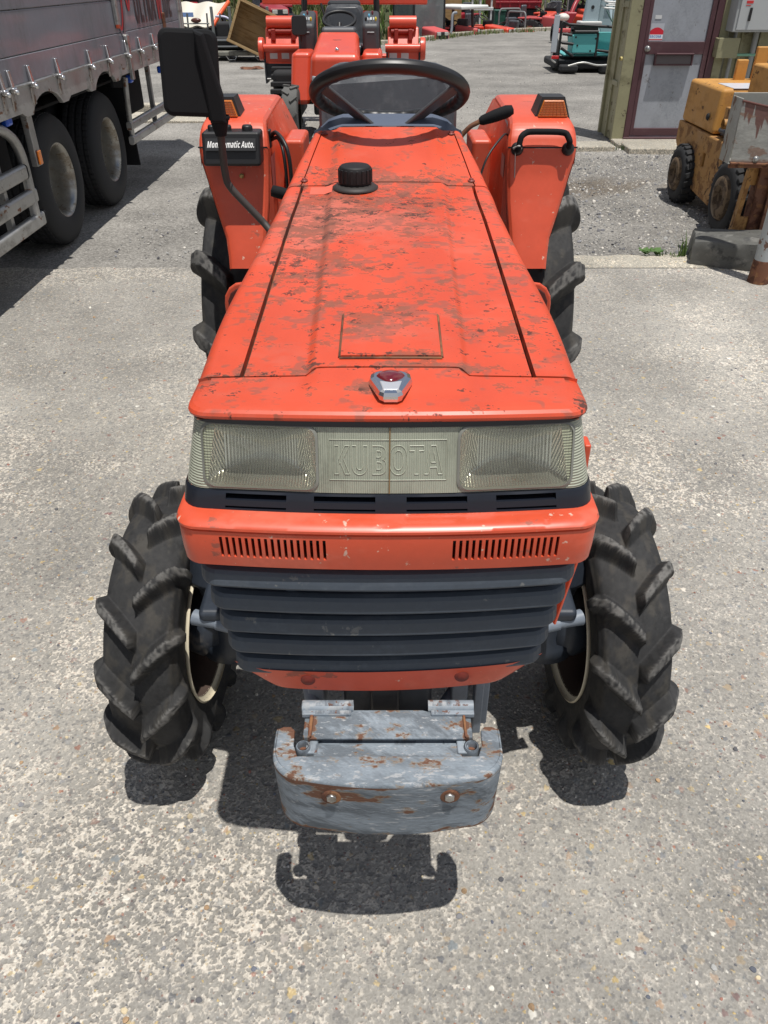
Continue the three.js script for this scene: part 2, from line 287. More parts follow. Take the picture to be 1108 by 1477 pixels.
{ // kerb of the upper yard, and the concrete strips left and by the door
  const ks = []; const n = 46;
  for (let i = 0; i < n; i++) { const x0 = -6 + i * 0.62, x1 = x0 + 0.612, z0 = kerbZ(x0), z1 = kerbZ(x1), l = Math.hypot(x1 - x0, z1 - z0); ks.push(box(l, 1.1, 0.22, (x0 + x1) / 2, -0.47, (z0 + z1) / 2, 0.015, 0, -Math.atan2(z1 - z0, x1 - x0), 0)); }
  struct('kerb', ks, M.edge);
  struct('kerb', [span(-4.6, -2.2, -0.05, 0.012, -11.25, -12.05, 0.01)], M.edge);
  struct('kerb', [span(-4.6, -1.95, -0.05, 0.1, -12.1, -12.3, 0.02)], M.edge);
  struct('threshold', [box(0.62, 0.08, 0.34, 2.2, 0.0, -9.42, 0.015, 0, 0.05, 0), box(1.5, 0.09, 0.4, 3.38, 0.0, -9.3, 0.015, 0, -0.02, 0), box(1.1, 0.05, 0.36, 3.15, 0.0, -9.66, 0.01)], M.edge);
}
// loose stones on slab and yard
{
  const base = new THREE.IcosahedronGeometry(1, 1); { const r = noise2(3), p = base.attributes.position; const q = V3(); for (let i = 0; i < p.count; i++) { q.fromBufferAttribute(p, i); const k = 0.78 + 0.45 * r(q.x * 2 + 9, q.y * 2 + 7 + q.z * 3); p.setXYZ(i, q.x * k, q.y * k * 0.7, q.z * k); } base.computeVertexNormals(); }
  function strew(name, n, seed, place, size, pal) {
    const r = rng(seed), im = new THREE.InstancedMesh(base, std([1, 1, 1], 0.9), n), m = new THREE.Matrix4(), q = new THREE.Quaternion(), c = new THREE.Color();
    for (let i = 0; i < n; i++) { const [x, y, z] = place(r), s = size(r); q.setFromEuler(new THREE.Euler(r() * 0.8, r() * 6.3, r() * 0.8)); m.compose(V3(x, y + s * 0.15, z), q, V3(s * (0.8 + 0.5 * r()), s * 0.8, s)); im.setMatrixAt(i, m); const p = pal[Math.floor(r() * pal.length)], k = 0.7 + 0.6 * r(); im.setColorAt(i, c.setRGB(p[0] * k, p[1] * k, p[2] * k)); }
    im.name = name; im.castShadow = im.receiveShadow = true; im.userData = { kind: 'stuff' }; scene.add(im);
  }
  const grey = [[0.3, 0.3, 0.29], [0.2, 0.2, 0.21], [0.42, 0.4, 0.37], [0.12, 0.12, 0.13], [0.5, 0.47, 0.42]];
  const mixed = [...grey, [0.12, 0.13, 0.16], [0.36, 0.24, 0.14], [0.5, 0.42, 0.28], [0.28, 0.13, 0.1], [0.6, 0.57, 0.5], [0.5, 0.45, 0.38]];
  strew('pebbles', 9000, 8, r => { const z = -0.4 - 4.7 * Math.pow(r(), 1.4); return [(r() - 0.5) * (2.2 + -z * 1.3), 0, z]; }, r => 0.0013 + 0.0014 * r() + 0.005 * Math.pow(r(), 12), mixed);
  strew('gravel', 9000, 9, r => { const z = -5.25 - 4.2 * Math.pow(r(), 0.9); return [1.1 + (r() * 2.6), -0.014, z]; }, r => 0.0025 + 0.006 * r() * r() + 0.012 * Math.pow(r(), 14), grey);
  strew('gravel', 5000, 10, r => { const z = -5.3 - 18 * r() * r(); return [-2.2 + r() * 5 - z * 0.04, -0.014, z]; }, r => 0.003 + 0.008 * Math.pow(r(), 4), grey);
}
// grass bank and dark growth behind the machines, on the lower ground
M.leaf = new THREE.MeshPhysicalMaterial({ color: lin(1, 1, 1), roughness: 0.8, vertexColors: true, transmission: 0.25, thickness: 0 });
function blades(list, seed, cols) {   // list: [x, y, z, height, spread, count]
  const r = rng(seed), pos = [], col = [];
  for (const [x, y, z, h, s, n, w = 0.012] of list) for (let i = 0; i < n; i++) {
    const a = r() * 6.283, d = s * Math.sqrt(r()), bx = x + d * Math.cos(a), bz = z + d * Math.sin(a), hh = h * (0.45 + 0.6 * r()), l = hh * (0.15 + 0.5 * r()), t = r() * 6.283, ww = w * (0.6 + 0.8 * r()), c = cols[Math.floor(r() * cols.length)], k = 0.7 + 0.6 * r();
    const dx = Math.cos(t), dz = Math.sin(t), p = (f, o) => [bx + dx * l * f * f + -dz * o, y + hh * f * (1 - 0.12 * f), bz + dz * l * f * f + dx * o];
    const q = [p(0, -ww / 2), p(0, ww / 2), p(0.55, -ww * 0.42), p(0.55, ww * 0.42), p(1, 0)];
    for (const f of [[0, 1, 3], [0, 3, 2], [2, 3, 4]]) for (const v of f) { pos.push(...q[v]); col.push(c[0] * k, c[1] * k, c[2] * k); }
  }
  const g = new THREE.BufferGeometry(); g.setAttribute('position', new THREE.Float32BufferAttribute(pos, 3)); g.setAttribute('color', new THREE.Float32BufferAttribute(col, 3)); g.computeVertexNormals(); return g;
}
const GREEN = [[0.07, 0.13, 0.02], [0.1, 0.17, 0.03], [0.05, 0.09, 0.02], [0.19, 0.2, 0.06], [0.26, 0.23, 0.11]];
{
  struct('earth_bank', flat((u, v) => { const x = mix(-40, 40, u); return [x, -1.0 + 4.2 * sm(0, 1, v) + 0.4 * (nz.fbm(x * 0.7 + 50, v * 4 + 9, 3) - 0.5), -40 - 12 * v - 0.05 * x]; }, 80, 10), std([0.05, 0.06, 0.025], 0.95));
  struct('earth_bank', flat((u, v) => { const x = mix(-9, -0.3, u); return [x, -0.95 + 2.0 * sm(0, 1, v) + 0.2 * (nz.fbm(x * 1.2 + 50, v * 4 + 9, 3) - 0.5), -26.5 - 5 * v]; }, 60, 8), std([0.07, 0.075, 0.03], 0.95));
  const L = [], r = rng(21);
  for (let i = 0; i < 420; i++) { const x = -8.5 + 8 * r(), v = r(); L.push([x, -0.95 + 2.0 * sm(0, 1, v), -26.5 - 5 * v, 0.5 + 0.4 * r(), 0.3, 16, 0.035]); }
  struct('grass', blades(L, 22, GREEN), M.leaf, 'stuff');
  const K = []; for (let i = 0; i < 90; i++) { const x = -0.1 + 6 * r(); const n = nz(x * 2.2 + 70, 4) > 0.45 ? 12 : 3; K.push([x, -0.02, kerbZ(x) + 0.25 + 0.3 * r(), 0.1 + 0.12 * r(), 0.22, n, 0.02]); }
  struct('grass', blades(K, 23, GREEN), M.leaf, 'stuff');
  const T = []; for (let i = 0; i < 900; i++) { const x = -22 + 46 * r(), v = r(); T.push([x, -1 + 4.2 * sm(0, 1, v), -40 - 12 * v - 0.05 * x, 1.1, 0.7, 9, 0.12]); }
  struct('undergrowth', blades(T, 24, GREEN), M.leaf, 'stuff');
}

// ------------------------------------------------------------------ the tractor in front (all sizes in metres; q = -z is the distance from the camera's foot)
const tractor = thing('compact_tractor', 'weathered orange-red tractor in front, rust-specked bonnet and pale headlamp panel facing the camera', 'tractor', [0, 0, -1.363]);
const hoodTop = curve([[0.936, 1.103], [0.941, 1.108], [0.95, 1.1105], [0.965, 1.112], [1.04, 1.1145], [1.2, 1.131], [1.4, 1.152], [1.65, 1.177], [1.9, 1.197], [2.02, 1.24], [2.15, 1.288], [2.2, 1.3]]);
const hoodHW = curve([[0.936, 0.268], [0.945, 0.276], [0.965, 0.281], [1.04, 0.285], [1.26, 0.281], [1.55, 0.257], [1.75, 0.246], [1.9, 0.24], [2.15, 0.182]]);
const crease = curve([[0.9, 0.1], [1.04, 0.114], [1.5, 0.122], [1.9, 0.131], [2.2, 0.125]]);
const hoodY = (x, q) => hoodTop(q) + 0.007 * (1 - clamp((Math.abs(x) - crease(q) + 0.005) / 0.011, 0, 1)) * sm(0.97, 1.02, q) - 0.004 * (x / 0.28) ** 2;
// a sheet over the bonnet between q0(x) and q1, x0(q) and x1(q), with turned-down edges
function sheet(x0, x1, q0, q1, nu, nv, fall = 0.014, uv) {
  const f = t => typeof t === 'function' ? t : () => t, X0 = f(x0), X1 = f(x1), Q0 = f(q0), Q1 = f(q1);
  const P = (u, v, d = 0) => { let qa = mix(Q0(0), Q1(0), v), x = mix(X0(qa), X1(qa), u); const q = mix(Q0(x), Q1(x), v); x = mix(X0(q), X1(q), u); return [x, hoodY(x, q) - d, -q, ...(uv ? uv(x, q) : [])]; };
  const g = [grid((u, v) => P(u, 1 - v), nu, nv)], r = 0.0025;
  for (const [a, n] of [[t => [t, 0], nu], [t => [1 - t, 1], nu], [t => [0, 1 - t], nv], [t => [1, t], nv]]) g.push(grid((u, v) => { const [s, w] = a(1 - u), p = P(s, w, fall * v); return p; }, n, 1));
  if (uv) g.forEach(ownUV);
  return g;
}
// rolled-over outer strip: from x0(q) over the rounded edge and down to y = bottom(q)
function edgeStrip(x0, q0, q1, nv, bottom, rad = 0.022, uv, flare = bottom > 1 ? -0.002 : 0.003) {
  const nT = 5, nA = 7, tot = nT + nA + 2;
  const P = (u, v, d = 0) => {
    const q = mix(q0, q1, v), w = hoodHW(q), i = u * tot; let x, y;
    if (i <= nT) { x = mix(x0(q), w - rad, i / nT); y = hoodY(x, q); }
    else if (i <= nT + nA) { const a = (i - nT) / nA * PI / 2; x = w - rad + rad * Math.sin(a); y = hoodY(w - rad, q) - rad + rad * Math.cos(a); }
    else { x = w + flare * (i - nT - nA); y = mix(hoodY(w - rad, q) - rad, bottom, (i - nT - nA) / 2); }
    return [x, y - d, -q, ...(uv ? uv(x, q) : [])];
  };
  const g = [grid((u, v) => P(u, 1 - v), tot, nv), grid((u, v) => P(0, u, 0.014 * v), nv, 1), grid((u, v) => { const p = P(u, 1); return [p[0] - 0.01 * v, p[1] - 0.014 * v, p[2], p[3], p[4]]; }, tot, 1), grid((u, v) => { const p = P(1 - u, 0); return [p[0] - 0.01 * v, p[1] - 0.014 * v, p[2], p[3], p[4]]; }, tot, 1)];
  if (uv) g.forEach(ownUV);
  return g;
}
// ---- nose: plan outlines stacked in rows; u in -3..3 (side, corner, front, corner, side)
const NB = { B: 0.014, R: 0.035, S: 0.28 };
function noseP(u, [W, Z, y, R = NB.R, S = NB.S]) {
  const s = Math.sign(u) || 1, a = Math.abs(u), F = W - R; let x, z;
  const bow = t => Z + NB.B * t * t;
  if (a <= 1) { x = F * a; z = bow(a); } else if (a <= 2) { const th = (a - 1) * PI / 2; x = F + R * Math.sin(th); z = bow(1) + R * (1 - Math.cos(th)); } else { x = W; z = bow(1) + R + S * (a - 2); }
  return [s * x, y, -z];
}
const NU = [3, 2, 1.83, 1.67, 1.5, 1.33, 1.17, 1]; const frontU = n => Array.from({ length: n + 1 }, (_, i) => -1 + 2 * i / n);
function nose(rows, us, hole, depth = 0.02) {
  const g = [], q = (a, b, c, d) => { const m = new THREE.BufferGeometry(); m.setAttribute('position', new THREE.Float32BufferAttribute([...a, ...b, ...c, ...a, ...c, ...d], 3)); m.computeVertexNormals(); g.push(m); };
  const P = us.map(u => rows.map(r => noseP(u, r))), nh = hole || (() => false);
  const big = new THREE.BufferGeometry(), pos = [], idx = [];
  us.forEach((_, i) => rows.forEach((_, j) => pos.push(...P[i][j])));
  for (let i = 0; i + 1 < us.length; i++) for (let j = 0; j + 1 < rows.length; j++) {
    if (nh(i, j)) {
      const c = [P[i][j], P[i + 1][j], P[i + 1][j + 1], P[i][j + 1]], b = c.map(([x, y, z]) => [x, y, z - depth]);
      for (let k = 0; k < 4; k++) { if (nh(...[[i, j - 1], [i + 1, j], [i, j + 1], [i - 1, j]][k])) continue; q(c[k], c[(k + 1) % 4], b[(k + 1) % 4], b[k]); }
    } else { const a = i * rows.length + j, b = a + rows.length; idx.push(a, b, b + 1, a, b + 1, a + 1); }
  }
  big.setAttribute('position', new THREE.Float32BufferAttribute(pos, 3)); big.setIndex(idx); big.computeVertexNormals();
  g.push(toCreasedNormals(big, 0.6)); return g;
}
const sideL = NU.map(u => -u), sideR = [...NU].reverse();
const fullU = n => [...sideL.slice(0, -1), ...frontU(n), ...sideR.slice(1)];
// bonnet paint: its own picture, in metres over the bonnet (x -0.32..0.32, q 0.9..2.2)
const HX = 0.64, HQ = 1.3, hoodUV = (x, q) => [(x + HX / 2) / HX, (q - 0.9) / HQ];
const hoodT = (() => {
  const S = 2048, col = new Float32Array(S * S * 3), rough = new Float32Array(S * S);
  const tone = layer(S, oct(5, 6, 0.6, 8), 501), fine = layer(S, [[400, 700, 1], [800, 1024, 0.8]], 511), pale = layer(S, oct(4, 6, 0.62, 14), 521), moss = layer(S, [[9, 26, 1], [20, 60, 1], [46, 140, 0.9], [100, 300, 0.75], [230, 620, 0.55]], 531), spot = layer(S, [[22, 70, 1], [56, 180, 0.9], [130, 400, 0.8], [300, 800, 0.6]], 541), run = layer(S, [[14, 40, 1], [34, 110, 0.9], [80, 260, 0.6]], 551);
  // where the dirt sits on this bonnet: [x, q, half width, half length, strength]
  const D = [[-0.05, 1.7, 0.16, 0.17, 0.2], [-0.15, 1.6, 0.07, 0.28, 0.15], [0.09, 1.68, 0.07, 0.15, 0.14], [0.02, 1.79, 0.16, 0.08, 0.15], [-0.05, 1.42, 0.1, 0.05, 0.13], [0.005, 1.185, 0.085, 0.05, 0.24], [0.0, 1.26, 0.12, 0.04, 0.16], [-0.07, 1.14, 0.03, 0.1, 0.08], [0.2, 1.15, 0.08, 0.07, 0.19], [-0.16, 1.06, 0.1, 0.016, 0.16], [0.14, 1.06, 0.12, 0.012, 0.12], [0, 1.057, 0.13, 0.012, 0.22], [-0.17, 1.4, 0.05, 0.2, 0.07], [0.12, 1.36, 0.025, 0.08, 0.12], [-0.25, 1.6, 0.035, 0.22, 0.1], [0.24, 1.35, 0.03, 0.25, 0.09], [-0.255, 1.02, 0.03, 0.012, 0.2], [0.0, 1.9, 0.2, 0.02, 0.12], [0.1, 1.93, 0.1, 0.03, 0.14], [-0.19, 1.93, 0.05, 0.05, 0.12], [-0.028, 0.995, 0.018, 0.012, 0.4], [0.272, 0.97, 0.014, 0.03, 0.34], [-0.23, 1.045, 0.06, 0.01, 0.3], [0.0, 1.085, 0.085, 0.008, 0.22], [-0.19, 1.03, 0.05, 0.006, 0.2]];
  const W = 256, dens = new Float32Array(W * W), pk = new Float32Array(W * W);
  for (let j = 0; j < W; j++) for (let i = 0; i < W; i++) { const x = (i / W - 0.5) * HX, q = 0.9 + j / W * HQ; let s = 0; for (const [a, b, c, d, e] of D) s += e * Math.exp(-(((x - a) / c) ** 2) - ((q - b) / d) ** 2); dens[j * W + i] = s; pk[j * W + i] = 0.35 * Math.exp(-(((x + 0.06) / 0.15) ** 2) - ((q - 1.72) / 0.18) ** 2) + 0.25 * Math.exp(-(((x + 0.15) / 0.08) ** 2) - ((q - 1.55) / 0.35) ** 2); }
  for (let j = 0, i = 0; j < S; j++) for (let k = 0; k < S; k++, i++) {
    const x = (k / S - 0.5) * HX, q = 0.9 + j / S * HQ, m = (j >> 3) * W + (k >> 3), t = 1 + (tone[i] - 0.5) * 0.34 + (fine[i] - 0.5) * 0.08;
    put(col, i, 0.62 * t, 0.072 * t, 0.026 * t); let R = 0.42 + (tone[i] - 0.5) * 0.3;
    const p = sm(0.5 - pk[m] * 0.45, 0.74 - pk[m] * 0.45, pale[i]) * (0.3 + pk[m]); blend(col, i, [0.52, 0.145, 0.1], p); R += p * 0.3;
    const gv = Math.min(...[curveGap(q), crease(q)].map(g => Math.abs(Math.abs(x) - g))), ge = 0.1 * sm(0.02, 0.002, gv) * (x < 0 ? 1.25 : 0.55);
    const d = dens[m] + ge;
    const s1 = sm(0.675 - d * 0.82, 0.73 - d * 0.82, moss[i]); blend(col, i, [0.15 + fine[i] * 0.06, 0.072, 0.046], s1 * 0.72 * (0.55 + 0.45 * run[i] * 1.6)); R = mix(R, 0.95, s1);
    const s2 = sm(0.765 - d * 0.66, 0.80 - d * 0.66, spot[i]); blend(col, i, [0.045, 0.026, 0.02], s2 * 0.85); R = mix(R, 0.95, s2);
    const s3 = sm(0.62 - d * 0.6, 0.76 - d * 0.6, run[i]); blend(col, i, [0.26, 0.085, 0.055], s3 * 0.62);
    rough[i] = R;
  }
  const map = texture(S, col, true), roughnessMap = texture(S, rough, false); return { map, roughnessMap };
  function curveGap(q) { return 0.2155 - 0.0175 * (q - 1.04) / 0.86; }
})();
M.hood = new THREE.MeshPhysicalMaterial({ map: hoodT.map, roughnessMap: hoodT.roughnessMap, roughness: 1, clearcoat: 0.2, clearcoatRoughness: 0.4 });
const gap = q => 0.2155 - 0.0175 * (q - 1.04) / 0.86;
// the lip's far edge steps back between the creases
const lipBack = x => 1.042 + 0.012 * (1 - sm(0.1, 0.125, Math.abs(x)));
{
  const bonnet = part('bonnet_panel', sheet(q => -gap(q) + 0.003, q => gap(q) - 0.003, x => lipBack(x) + 0.004, 1.898, 140, 60, 0.014, hoodUV), M.hood, tractor);
  // filler hatch: a slightly proud plate with a dark seam round it
  const hx0 = -0.071, hx1 = 0.080, h0 = 1.083, h1 = 1.218;
  const hp = (u, v, d = 0) => { const x = mix(hx0, hx1, u), q = mix(h0, h1, v); return [x, hoodY(x, q) + 0.0048 - d, -q, ...hoodUV(x, q)]; };
  const rim = []; for (const [a, n] of [[t => [t, 0], 12], [t => [1 - t, 1], 12], [t => [0, 1 - t], 12], [t => [1, t], 12]]) rim.push(ownUV(grid((u, v) => hp(...a(1 - u), 0.007 * v), n, 1)));
  part('hatch', [ownUV(grid((u, v) => hp(u, 1 - v), 14, 14)), ...rim], M.hood, bonnet);
  const seam = [], yy = (x, q) => hoodY(x, q) + 0.0008;
  for (const [a, b] of [[[hx0 - 0.002, h0 - 0.002], [hx1 + 0.002, h0 - 0.002]], [[hx0 - 0.002, h1 + 0.002], [hx1 + 0.002, h1 + 0.002]], [[hx0 - 0.002, h0], [hx0 - 0.002, h1]], [[hx1 + 0.002, h0], [hx1 + 0.002, h1]]]) seam.push(tube([0, 0.25, 0.5, 0.75, 1].map(t => { const x = mix(a[0], b[0], t), q = mix(a[1], b[1], t); return [x, yy(x, q), -q]; }), 0.0022, 6, 16));
  part('hatch_seal', seam, M.rust, bonnet);
  for (const s of [1, -1]) {
    const g = edgeStrip(q => gap(q) + 0.004, 1.047, 1.898, 46, 0.86, 0.022, (x, q) => hoodUV(s * Math.min(x, 0.3), q));
    part('bonnet_side', s > 0 ? g : g.map(k => { const m = mirrorX(k); m.ownUV = true; return m; }), M.hood, tractor);
  }
  // nose lip: rounded front edge swept round the corners, then the top back to the joint
  const LR = [[0.268, 0.947, 1.0945], [0.2795, 0.936, 1.0955], [0.2825, 0.933, 1.0985], [0.283, 0.9325, 1.102], [0.2815, 0.9345, 1.1062], [0.277, 0.9395, 1.1093], [0.27, 0.9475, 1.111], [0.26, 0.96, 1.112]].map(([W, Z, y]) => [W, Z, y, 0.035, 1.042 - Z - 0.049]);
  const lu = fullU(40), pUV = g => { const p = g.attributes.position, uv = []; for (let i = 0; i < p.count; i++) uv.push(...hoodUV(p.getX(i), -p.getZ(i))); g.setAttribute('uv', new THREE.Float32BufferAttribute(uv, 2)); return ownUV(g); };
  const camb = (x, y, z) => [x, y - 0.004 * (x / 0.28) ** 2, z];
  const front = nose(LR, lu).map(g => pUV(warp(g, camb)));
  const topG = pUV(grid((u, v) => { const U = mix(-3, 3, u), p = noseP(U, LR[LR.length - 1]), q = -p[2], t = 1 - v, Q = mix(q, Math.max(q, lipBack(p[0])), t); return [p[0], mix(p[1] - 0.004 * (p[0] / 0.28) ** 2, hoodY(p[0], Q), sm(0, 0.4, t)), -Q]; }, 90, 12));
  const back = pUV(grid((u, v) => { const x = mix(-0.28, 0.28, u), q = lipBack(x); return [x, hoodY(x, q) - 0.014 * v, -q]; }, 60, 1));
  const lip = part('nose_lip', [front, topG, back], M.hood, tractor);
  // dark channel below the panel gaps
  part('bonnet_frame', [flat((u, v) => { const q = mix(0.95, 2.14, v), x = mix(-1, 1, u) * (hoodHW(q) - 0.012); return [x, hoodY(x, q) - 0.015, -q]; }, 30, 40), box(0.42, 0.3, 1.0, 0, 0.92, -1.55, 0.02)], M.rust, tractor);
  // badge: pointed bright shield with a dark red jewel
  const badge = shape([[-0.026, 0.03], [-0.03, 0.022], [-0.031, 0.008], [-0.017, -0.034], [-0.010, -0.04], [0.010, -0.04], [0.017, -0.034], [0.031, 0.008], [0.03, 0.022], [0.026, 0.03], [0.014, 0.037], [-0.014, 0.037]]);
  const lay = g => tr(g, 0.004, 0, 0, -PI / 2, 0, 0).translate(0, 1.122, -0.995);
  const bg = plate(badge, 0.018, 0.007); const B = part('badge', lay(bg), M.chrome, tractor);
  part('badge_face', lay(plate([[-0.016, -0.004], [-0.011, -0.032], [0.011, -0.032], [0.016, -0.004], [0, -0.008]], 0.005, 0.002).translate(0, 0, 0.0075)), std([0.75, 0.76, 0.78], 0.28, 0.6), B);
  const jewel = new THREE.SphereGeometry(1, 24, 10, 0, 2 * PI, 0, PI / 2); warp(jewel, (x, y, z) => { const w = 0.021 * (1 - 0.35 * Math.max(0, z)); return [x * w, y * 0.008, z * 0.019]; });
  part('badge_jewel', jewel.translate(0.004, 1.129, -1.007), M.redlens, B);
  // cowl behind the bonnet
  const cg = q => mix(0.202, 0.157, (q - 1.9) / 0.25), cuv = (x, q) => hoodUV(x, q);
  part('cowl', sheet(q => -cg(q), q => cg(q), 1.903, 2.125, 40, 20, 0.012, cuv), M.hood, tractor);
  for (const s of [1, -1]) { const g = edgeStrip(q => cg(q) + 0.003, 1.903, 2.125, 16, 0.95, 0.02, (x, q) => hoodUV(s * x, q)); part('cowl_side', s > 0 ? g : g.map(k => { const m = mirrorX(k); m.ownUV = true; return m; }), M.hood, tractor); }
  part('cowl_trim', [grid((u, v) => { const x = mix(-0.19, 0.19, u), q = 2.128 + 0.07 * v; return [x, hoodY(x, 2.128) + 0.001 + 0.03 * v - 0.012 * v * v - 0.03 * sm(0.14, 0.19, Math.abs(x)), -q]; }, 30, 6), box(0.34, 0.3, 0.04, 0, 1.12, -2.19, 0.01)], std([0.085, 0.105, 0.15], 0.5), tractor);
  const cb = []; for (const s of [1, -1]) cb.push(bolt(s * 0.196, hoodY(0.196, 1.925), -1.925, 0.009), bolt(s * 0.158, hoodY(0.158, 2.11), -2.11, 0.009)); cb.forEach(g => part('cowl_bolt', g, std([0.2, 0.04, 0.03], 0.5), tractor));
  // filler cap on a ringed collar
  const cap = part('fuel_cap', [lathe([[0.0, 0.04], [0.031, 0.04], [0.036, 0.036], [0.037, 0.026], [0.037, 0.006], [0.035, 0.0]].reverse(), 36).translate(-0.074, 1.207, -1.868), ...Array.from({ length: 18 }, (_, i) => box(0.005, 0.028, 0.006, -0.074 + 0.0365 * Math.cos(i / 18 * 6.283), 1.226, -1.868 + 0.0365 * Math.sin(i / 18 * 6.283), 0.001, 0, -i / 18 * 6.283, 0))], std([0.008, 0.008, 0.009], 0.6), tractor);
  part('cap_collar', lathe([[0.052, 0], [0.052, 0.004], [0.045, 0.009], [0.03, 0.01]], 36).translate(-0.074, 1.197, -1.868), std([0.03, 0.026, 0.024], 0.6), cap);
  // worn warning decal on the bonnet's far corner
  part('decal', flat((u, v) => { const x = mix(-0.178, -0.112, u), q = mix(1.845, 1.89, v); return [x, hoodY(x, q) + 0.0006, -q]; }, 4, 3), decalMat(), bonnet);
}
function decalMat() {
  const c = document.createElement('canvas'); c.width = 128; c.height = 96; const x = c.getContext('2d'), r = rng(4);
  x.fillStyle = '#dc6450'; x.fillRect(0, 0, 128, 96); x.fillStyle = '#ecb8a4';
  for (let i = 0; i < 46; i++) x.fillRect(10 + r() * 78, 12 + r() * 66, 3 + r() * 9, 2 + r() * 5); x.fillRect(108, 8, 5, 78);
  const t = new THREE.CanvasTexture(c); t.colorSpace = THREE.SRGBColorSpace; return new THREE.MeshStandardMaterial({ map: t, roughness: 0.7 });
}
const LT = [0.2765, 0.9395, 1.0885], LB = [0.2945, 0.9115, 0.994];      // lamp face top and bottom rows
const lampRow = t => LB.map((b, i) => mix(b, LT[i], t));
const onLamp = (x, t, d = 0) => { const r = lampRow(t), p = noseP(clamp(x / (r[0] - NB.R), -1, 1), r); if (Math.abs(x) > r[0] - NB.R) { const th = Math.asin(Math.min(1, (Math.abs(x) - (r[0] - NB.R)) / NB.R)); p[2] -= NB.R * (1 - Math.cos(th)); p[0] = x; } return [x, p[1] + d * 0.3, p[2] + d * 0.95]; };
{
  // ribbed face between and beside the lamps: fine upright ribs, clear plastic gone grey
  const rib = (() => { const S = 256, a = new Float32Array(S * S); for (let j = 0; j < S; j++) for (let i = 0; i < S; i++) a[j * S + i] = 0.5 + 0.5 * Math.cos(i / S * 2 * PI * 32); return texture(S, a, false, 1 / 0.1); })();
  const ribH = (() => { const S = 256, a = new Float32Array(S * S); for (let j = 0; j < S; j++) for (let i = 0; i < S; i++) a[j * S + i] = 0.5 + 0.5 * Math.cos(j / S * 2 * PI * 26); return texture(S, a, false, 1 / 0.1); })();
  const flute = (() => { const S = 256, a = new Float32Array(S * S); for (let j = 0; j < S; j++) for (let i = 0; i < S; i++) a[j * S + i] = Math.abs(Math.cos(i / S * PI * 24)); return texture(S, a, false, 1 / 0.1); })();
  const face = weather(512, 0.3, [0.36, 0.38, 0.3], [[[0.26, 0.27, 0.21], 0.45, 0.75, 10, 4, 0.7]], 601, 0.14);
  const fm = b => new THREE.MeshPhysicalMaterial({ map: face.map, bumpMap: b, bumpScale: 0.0012, roughness: 0.35, clearcoat: 0.4, clearcoatRoughness: 0.3 });
  const plateM = fm(rib), cornerM = fm(ribH);
  const F = LB[0];
  const panel = (x0, x1, t0, t1, d, nu, nv) => grid((u, v) => onLamp(mix(x0, x1, u), mix(t0, t1, v), d), nu, nv);
  const name = part('badge_plate', panel(-0.098, 0.098, 0, 1, 0, 20, 4), plateM, tractor);
  part('lens_seam', [tube([0, 0.3, 0.6, 1].map(t => onLamp(0.002 + 0.001 * t, t, 0.0006)), 0.0012, 5)], std([0.2, 0.13, 0.06], 0.8), name);
  // raised maker's lettering in a raised frame
  const font = await new FontLoader().loadAsync('fonts/droid/droid_sans_bold.typeface.json');
  const wrapOn = (g, d0) => warp(g, (x, y, z) => onLamp(x + 0.001, y, d0 + z));
  const loops = font.generateShapes('KUBOTA', 0.4).flatMap(s => [s.getPoints(6), ...s.holes.map(h => h.getPoints(6))]), all = loops.flat(), lx0 = Math.min(...all.map(p => p.x)), lx1 = Math.max(...all.map(p => p.x)), ly0 = Math.min(...all.map(p => p.y)), ly1 = Math.max(...all.map(p => p.y));
  const stroke = []; for (const l of loops) for (let k = 0; k < l.length; k++) { const f = p => onLamp(((p.x - lx0) / (lx1 - lx0) - 0.5) * 0.152 + 0.001, 0.28 + (p.y - ly0) / (ly1 - ly0) * 0.43, 0.0003), p = f(l[k]), q = f(l[(k + 1) % l.length]); if (Math.hypot(p[0] - q[0], p[1] - q[1]) > 1e-5) stroke.push(rod(p, q, 0.00075, 0.00075, 6)); }
  part('lettering', stroke, fm(null), name);
  const fr = []; const fb = [[-0.0825, 0.2], [0.0825, 0.2], [0.0825, 0.79], [-0.0825, 0.79]];
  for (let k = 0; k < 4; k++) { const a = fb[k], b = fb[(k + 1) % 4]; fr.push(tube([0, 0.33, 0.66, 1].map(t => onLamp(mix(a[0], b[0], t), mix(a[1], b[1], t), 0.0005)), 0.0007, 5)); }
  part('lettering_frame', fr, fm(null), name);
  for (const s of [1, -1]) {
    const x0 = 0.1, x1 = 0.262, cx = (x0 + x1) / 2 * s, hw = (x1 - x0) / 2;
    const rr = rrect(2 * hw, 0.94, 0.5, 7); // outline in (x, t); corner radius applied below
    const out = (k, d) => { const o = []; const R = 0.016, H = 0.0455; for (const [px, py] of rrect(2 * hw * k, 2 * H * k, R, 8)) o.push(onLamp(cx + px, 0.5 + py / 0.098, d)); return o; };
    const strip = (A, Bq) => { const pos = [], n = A.length; for (let i = 0; i < n; i++) { const a = A[i], b = A[(i + 1) % n], c = Bq[(i + 1) % n], d = Bq[i]; pos.push(...a, ...b, ...c, ...a, ...c, ...d); } const m = new THREE.BufferGeometry(); m.setAttribute('position', new THREE.Float32BufferAttribute(pos, 3)); m.computeVertexNormals(); return m; };
    const dome = (d, dep, k = 1) => grid((u, v) => { const a = v * 2 * PI, o = out(k, 0), n = o.length, f = (v % 1) * n, i = Math.floor(f) % n, t = f - Math.floor(f), p = [0, 1, 2].map(c => mix(o[i][c], o[(i + 1) % n][c], t)), q = onLamp(cx, 0.5, 0); const e = [0, 1, 2].map(c => mix(q[c], p[c], u)); const w = d + dep * (1 - u ** 3); return [e[0], e[1] + w * 0.3, e[2] + w * 0.95]; }, 8, 64);
